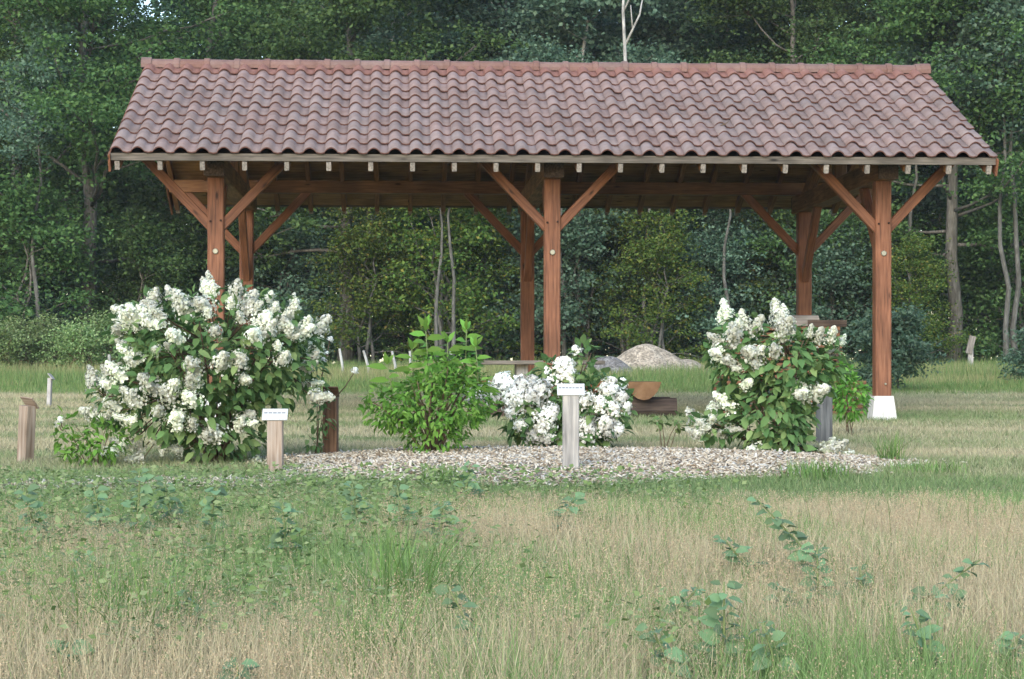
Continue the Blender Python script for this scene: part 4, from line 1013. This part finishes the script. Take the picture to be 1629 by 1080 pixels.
tuft(640, 9.0, 200, .5, .15, 'tall bright green grass clump in the meadow left of centre')
tuft(210, 8.2, 240, .45, .25, 'green grass clump in the lower left meadow')
tuft(590, 7.6, 200, .4, .15, 'yellow green grass clump near the bottom edge left of centre')
# thin dark stalks on the right
for i, (px, d, h) in enumerate(((1335, 11.0, .5), (1362, 10.5, .55), (1420, 11, .5), (1450, 10.8, .52), (1540, 11.5, .5), (1590, 10.5, .6), (1300, 10.6, .6))):
    mb = MB(); b_ = foot(px, d); lx = random.uniform(-.16, .16)
    mb.tube([(0, 0, 0), (lx * .4, 0, h * .5), (lx, 0, h)], [.0022, .0018, .0008], 4)
    for q in range(4): z = h * (.45 + .13 * q); mb.tube([(lx * z / h, 0, z), (lx * z / h + random.uniform(-.03, .03), 0, z + .05)], [.0015, .0008], 3)
    o = link('dry_stalk', mb.mesh('dry_stalk', M['greenstem']), None, b_); tag(o, ['second thin stalk from the left in the tan grass', 'third thin stalk from the left in the tan grass', 'fourth thin stalk from the left in the tan grass', 'fifth thin stalk from the left in the tan grass', 'sixth thin stalk from the left in the tan grass', 'rightmost thin stalk in the tan grass', 'leftmost thin stalk in the tan grass'][i], 'stalk', 'thin stalks in the tan grass')

# ================================================================== WOOD CHIPS
def chips(n, xs_, ys_, zs_):
    u = RNG.normal(size=(n, 3)) * np.array([1, 1, .35]); u /= np.linalg.norm(u, axis=1, keepdims=True)
    w = np.cross(u, rand_unit(n) * .4 + np.array([0, 0, 1])); w /= np.linalg.norm(w, axis=1, keepdims=True); t = np.cross(u, w)
    u *= RNG.uniform(.008, .036, n)[:, None]; w *= RNG.uniform(.003, .010, n)[:, None]; t *= .003
    P = np.stack([xs_, ys_, zs_], 1)
    sg = [(-1, -1, -1), (1, -1, -1), (1, 1, -1), (-1, 1, -1), (-1, -1, 1), (1, -1, 1), (1, 1, 1), (-1, 1, 1)]
    V = np.stack([P + u * a + w * b + t * c for a, b, c in sg], 1).reshape(-1, 3)
    k = (np.arange(n) * 8)[:, None]
    fs = np.array([(3, 2, 1, 0), (4, 5, 6, 7), (0, 1, 5, 4), (1, 2, 6, 5), (2, 3, 7, 6), (3, 0, 4, 7)])
    Q = (k[:, None, :] + fs[None]).reshape(-1, 4)
    return V, Q
n = 19000
r = np.sqrt(RNG.random(n)) * 1.0 + np.abs(RNG.normal(size=n)) * .05; a = RNG.uniform(0, 6.28, n); w = 1 + .10 * np.sin(3 * a + 1) + .06 * np.sin(7 * a)
cx_, cy_ = BX + BRX * r * w * np.cos(a), BY + BRY * r * w * np.sin(a)
n2 = 900
cx_ = np.concatenate([cx_, RNG.normal(-3.25, .35, n2), RNG.normal(-2.2, .3, n2)]); cy_ = np.concatenate([cy_, RNG.normal(14.5, .16, n2), RNG.normal(14.6, .2, n2)])
cz_ = gz2(cx_, cy_) + bed_h(cx_, cy_) + RNG.uniform(.004, .022, len(cx_))
V, Q = chips(len(cx_), cx_, cy_, cz_)
o = link('wood_chips', big_mesh('wood_chips', V, Q, 4, M['chip'])); tag(o, 'pale wood chips spread over the shrub bed', 'wood chips', kind='stuff')


# small twig fallen on the roof
mb = MB(); mb.tube([(0, 0, 0), (.05, .02, .01), (.11, .1, .02), (.13, .2, .03)], [.006, .006, .005, .003], 5); mb.tube([(.05, .02, .01), (.0, .09, .02)], [.004, .002], 4)
tl = Matrix.Translation(shelter.location) @ Matrix.Rotation(TH, 4, 'Z') @ Vector(slope_pt(0, .95, .085, 2.0))
o = link('fallen_twig', mb.mesh('fallen_twig', M['twig']), None, tl, (PIT, 0, TH)); tag(o, 'small dark twig fallen on the roof tiles', 'twig')
# thin air haze over the clearing
v = [(x, y, z) for z in (-2.6, 24) for x, y in ((-60, -8), (60, -8), (60, 97), (-60, 97))]
hm = bpy.data.materials.new('thin_haze'); hm.use_nodes = True; nt = hm.node_tree
nt.nodes.remove(nt.nodes['Principled BSDF'])
pv = nt.nodes.new('ShaderNodeVolumePrincipled'); pv.inputs['Color'].default_value = (.85, .93, 1.0, 1); pv.inputs['Density'].default_value = .0003; pv.inputs['Anisotropy'].default_value = 0.0
nt.links.new(pv.outputs[0], nt.nodes['Material Output'].inputs['Volume'])
o = link('haze', py_mesh('haze', v, [(3, 2, 1, 0), (4, 5, 6, 7), (0, 1, 5, 4), (1, 2, 6, 5), (2, 3, 7, 6), (3, 0, 4, 7)], hm)); tag(o, 'thin bluish air haze lying over the whole clearing', 'haze', kind='stuff')
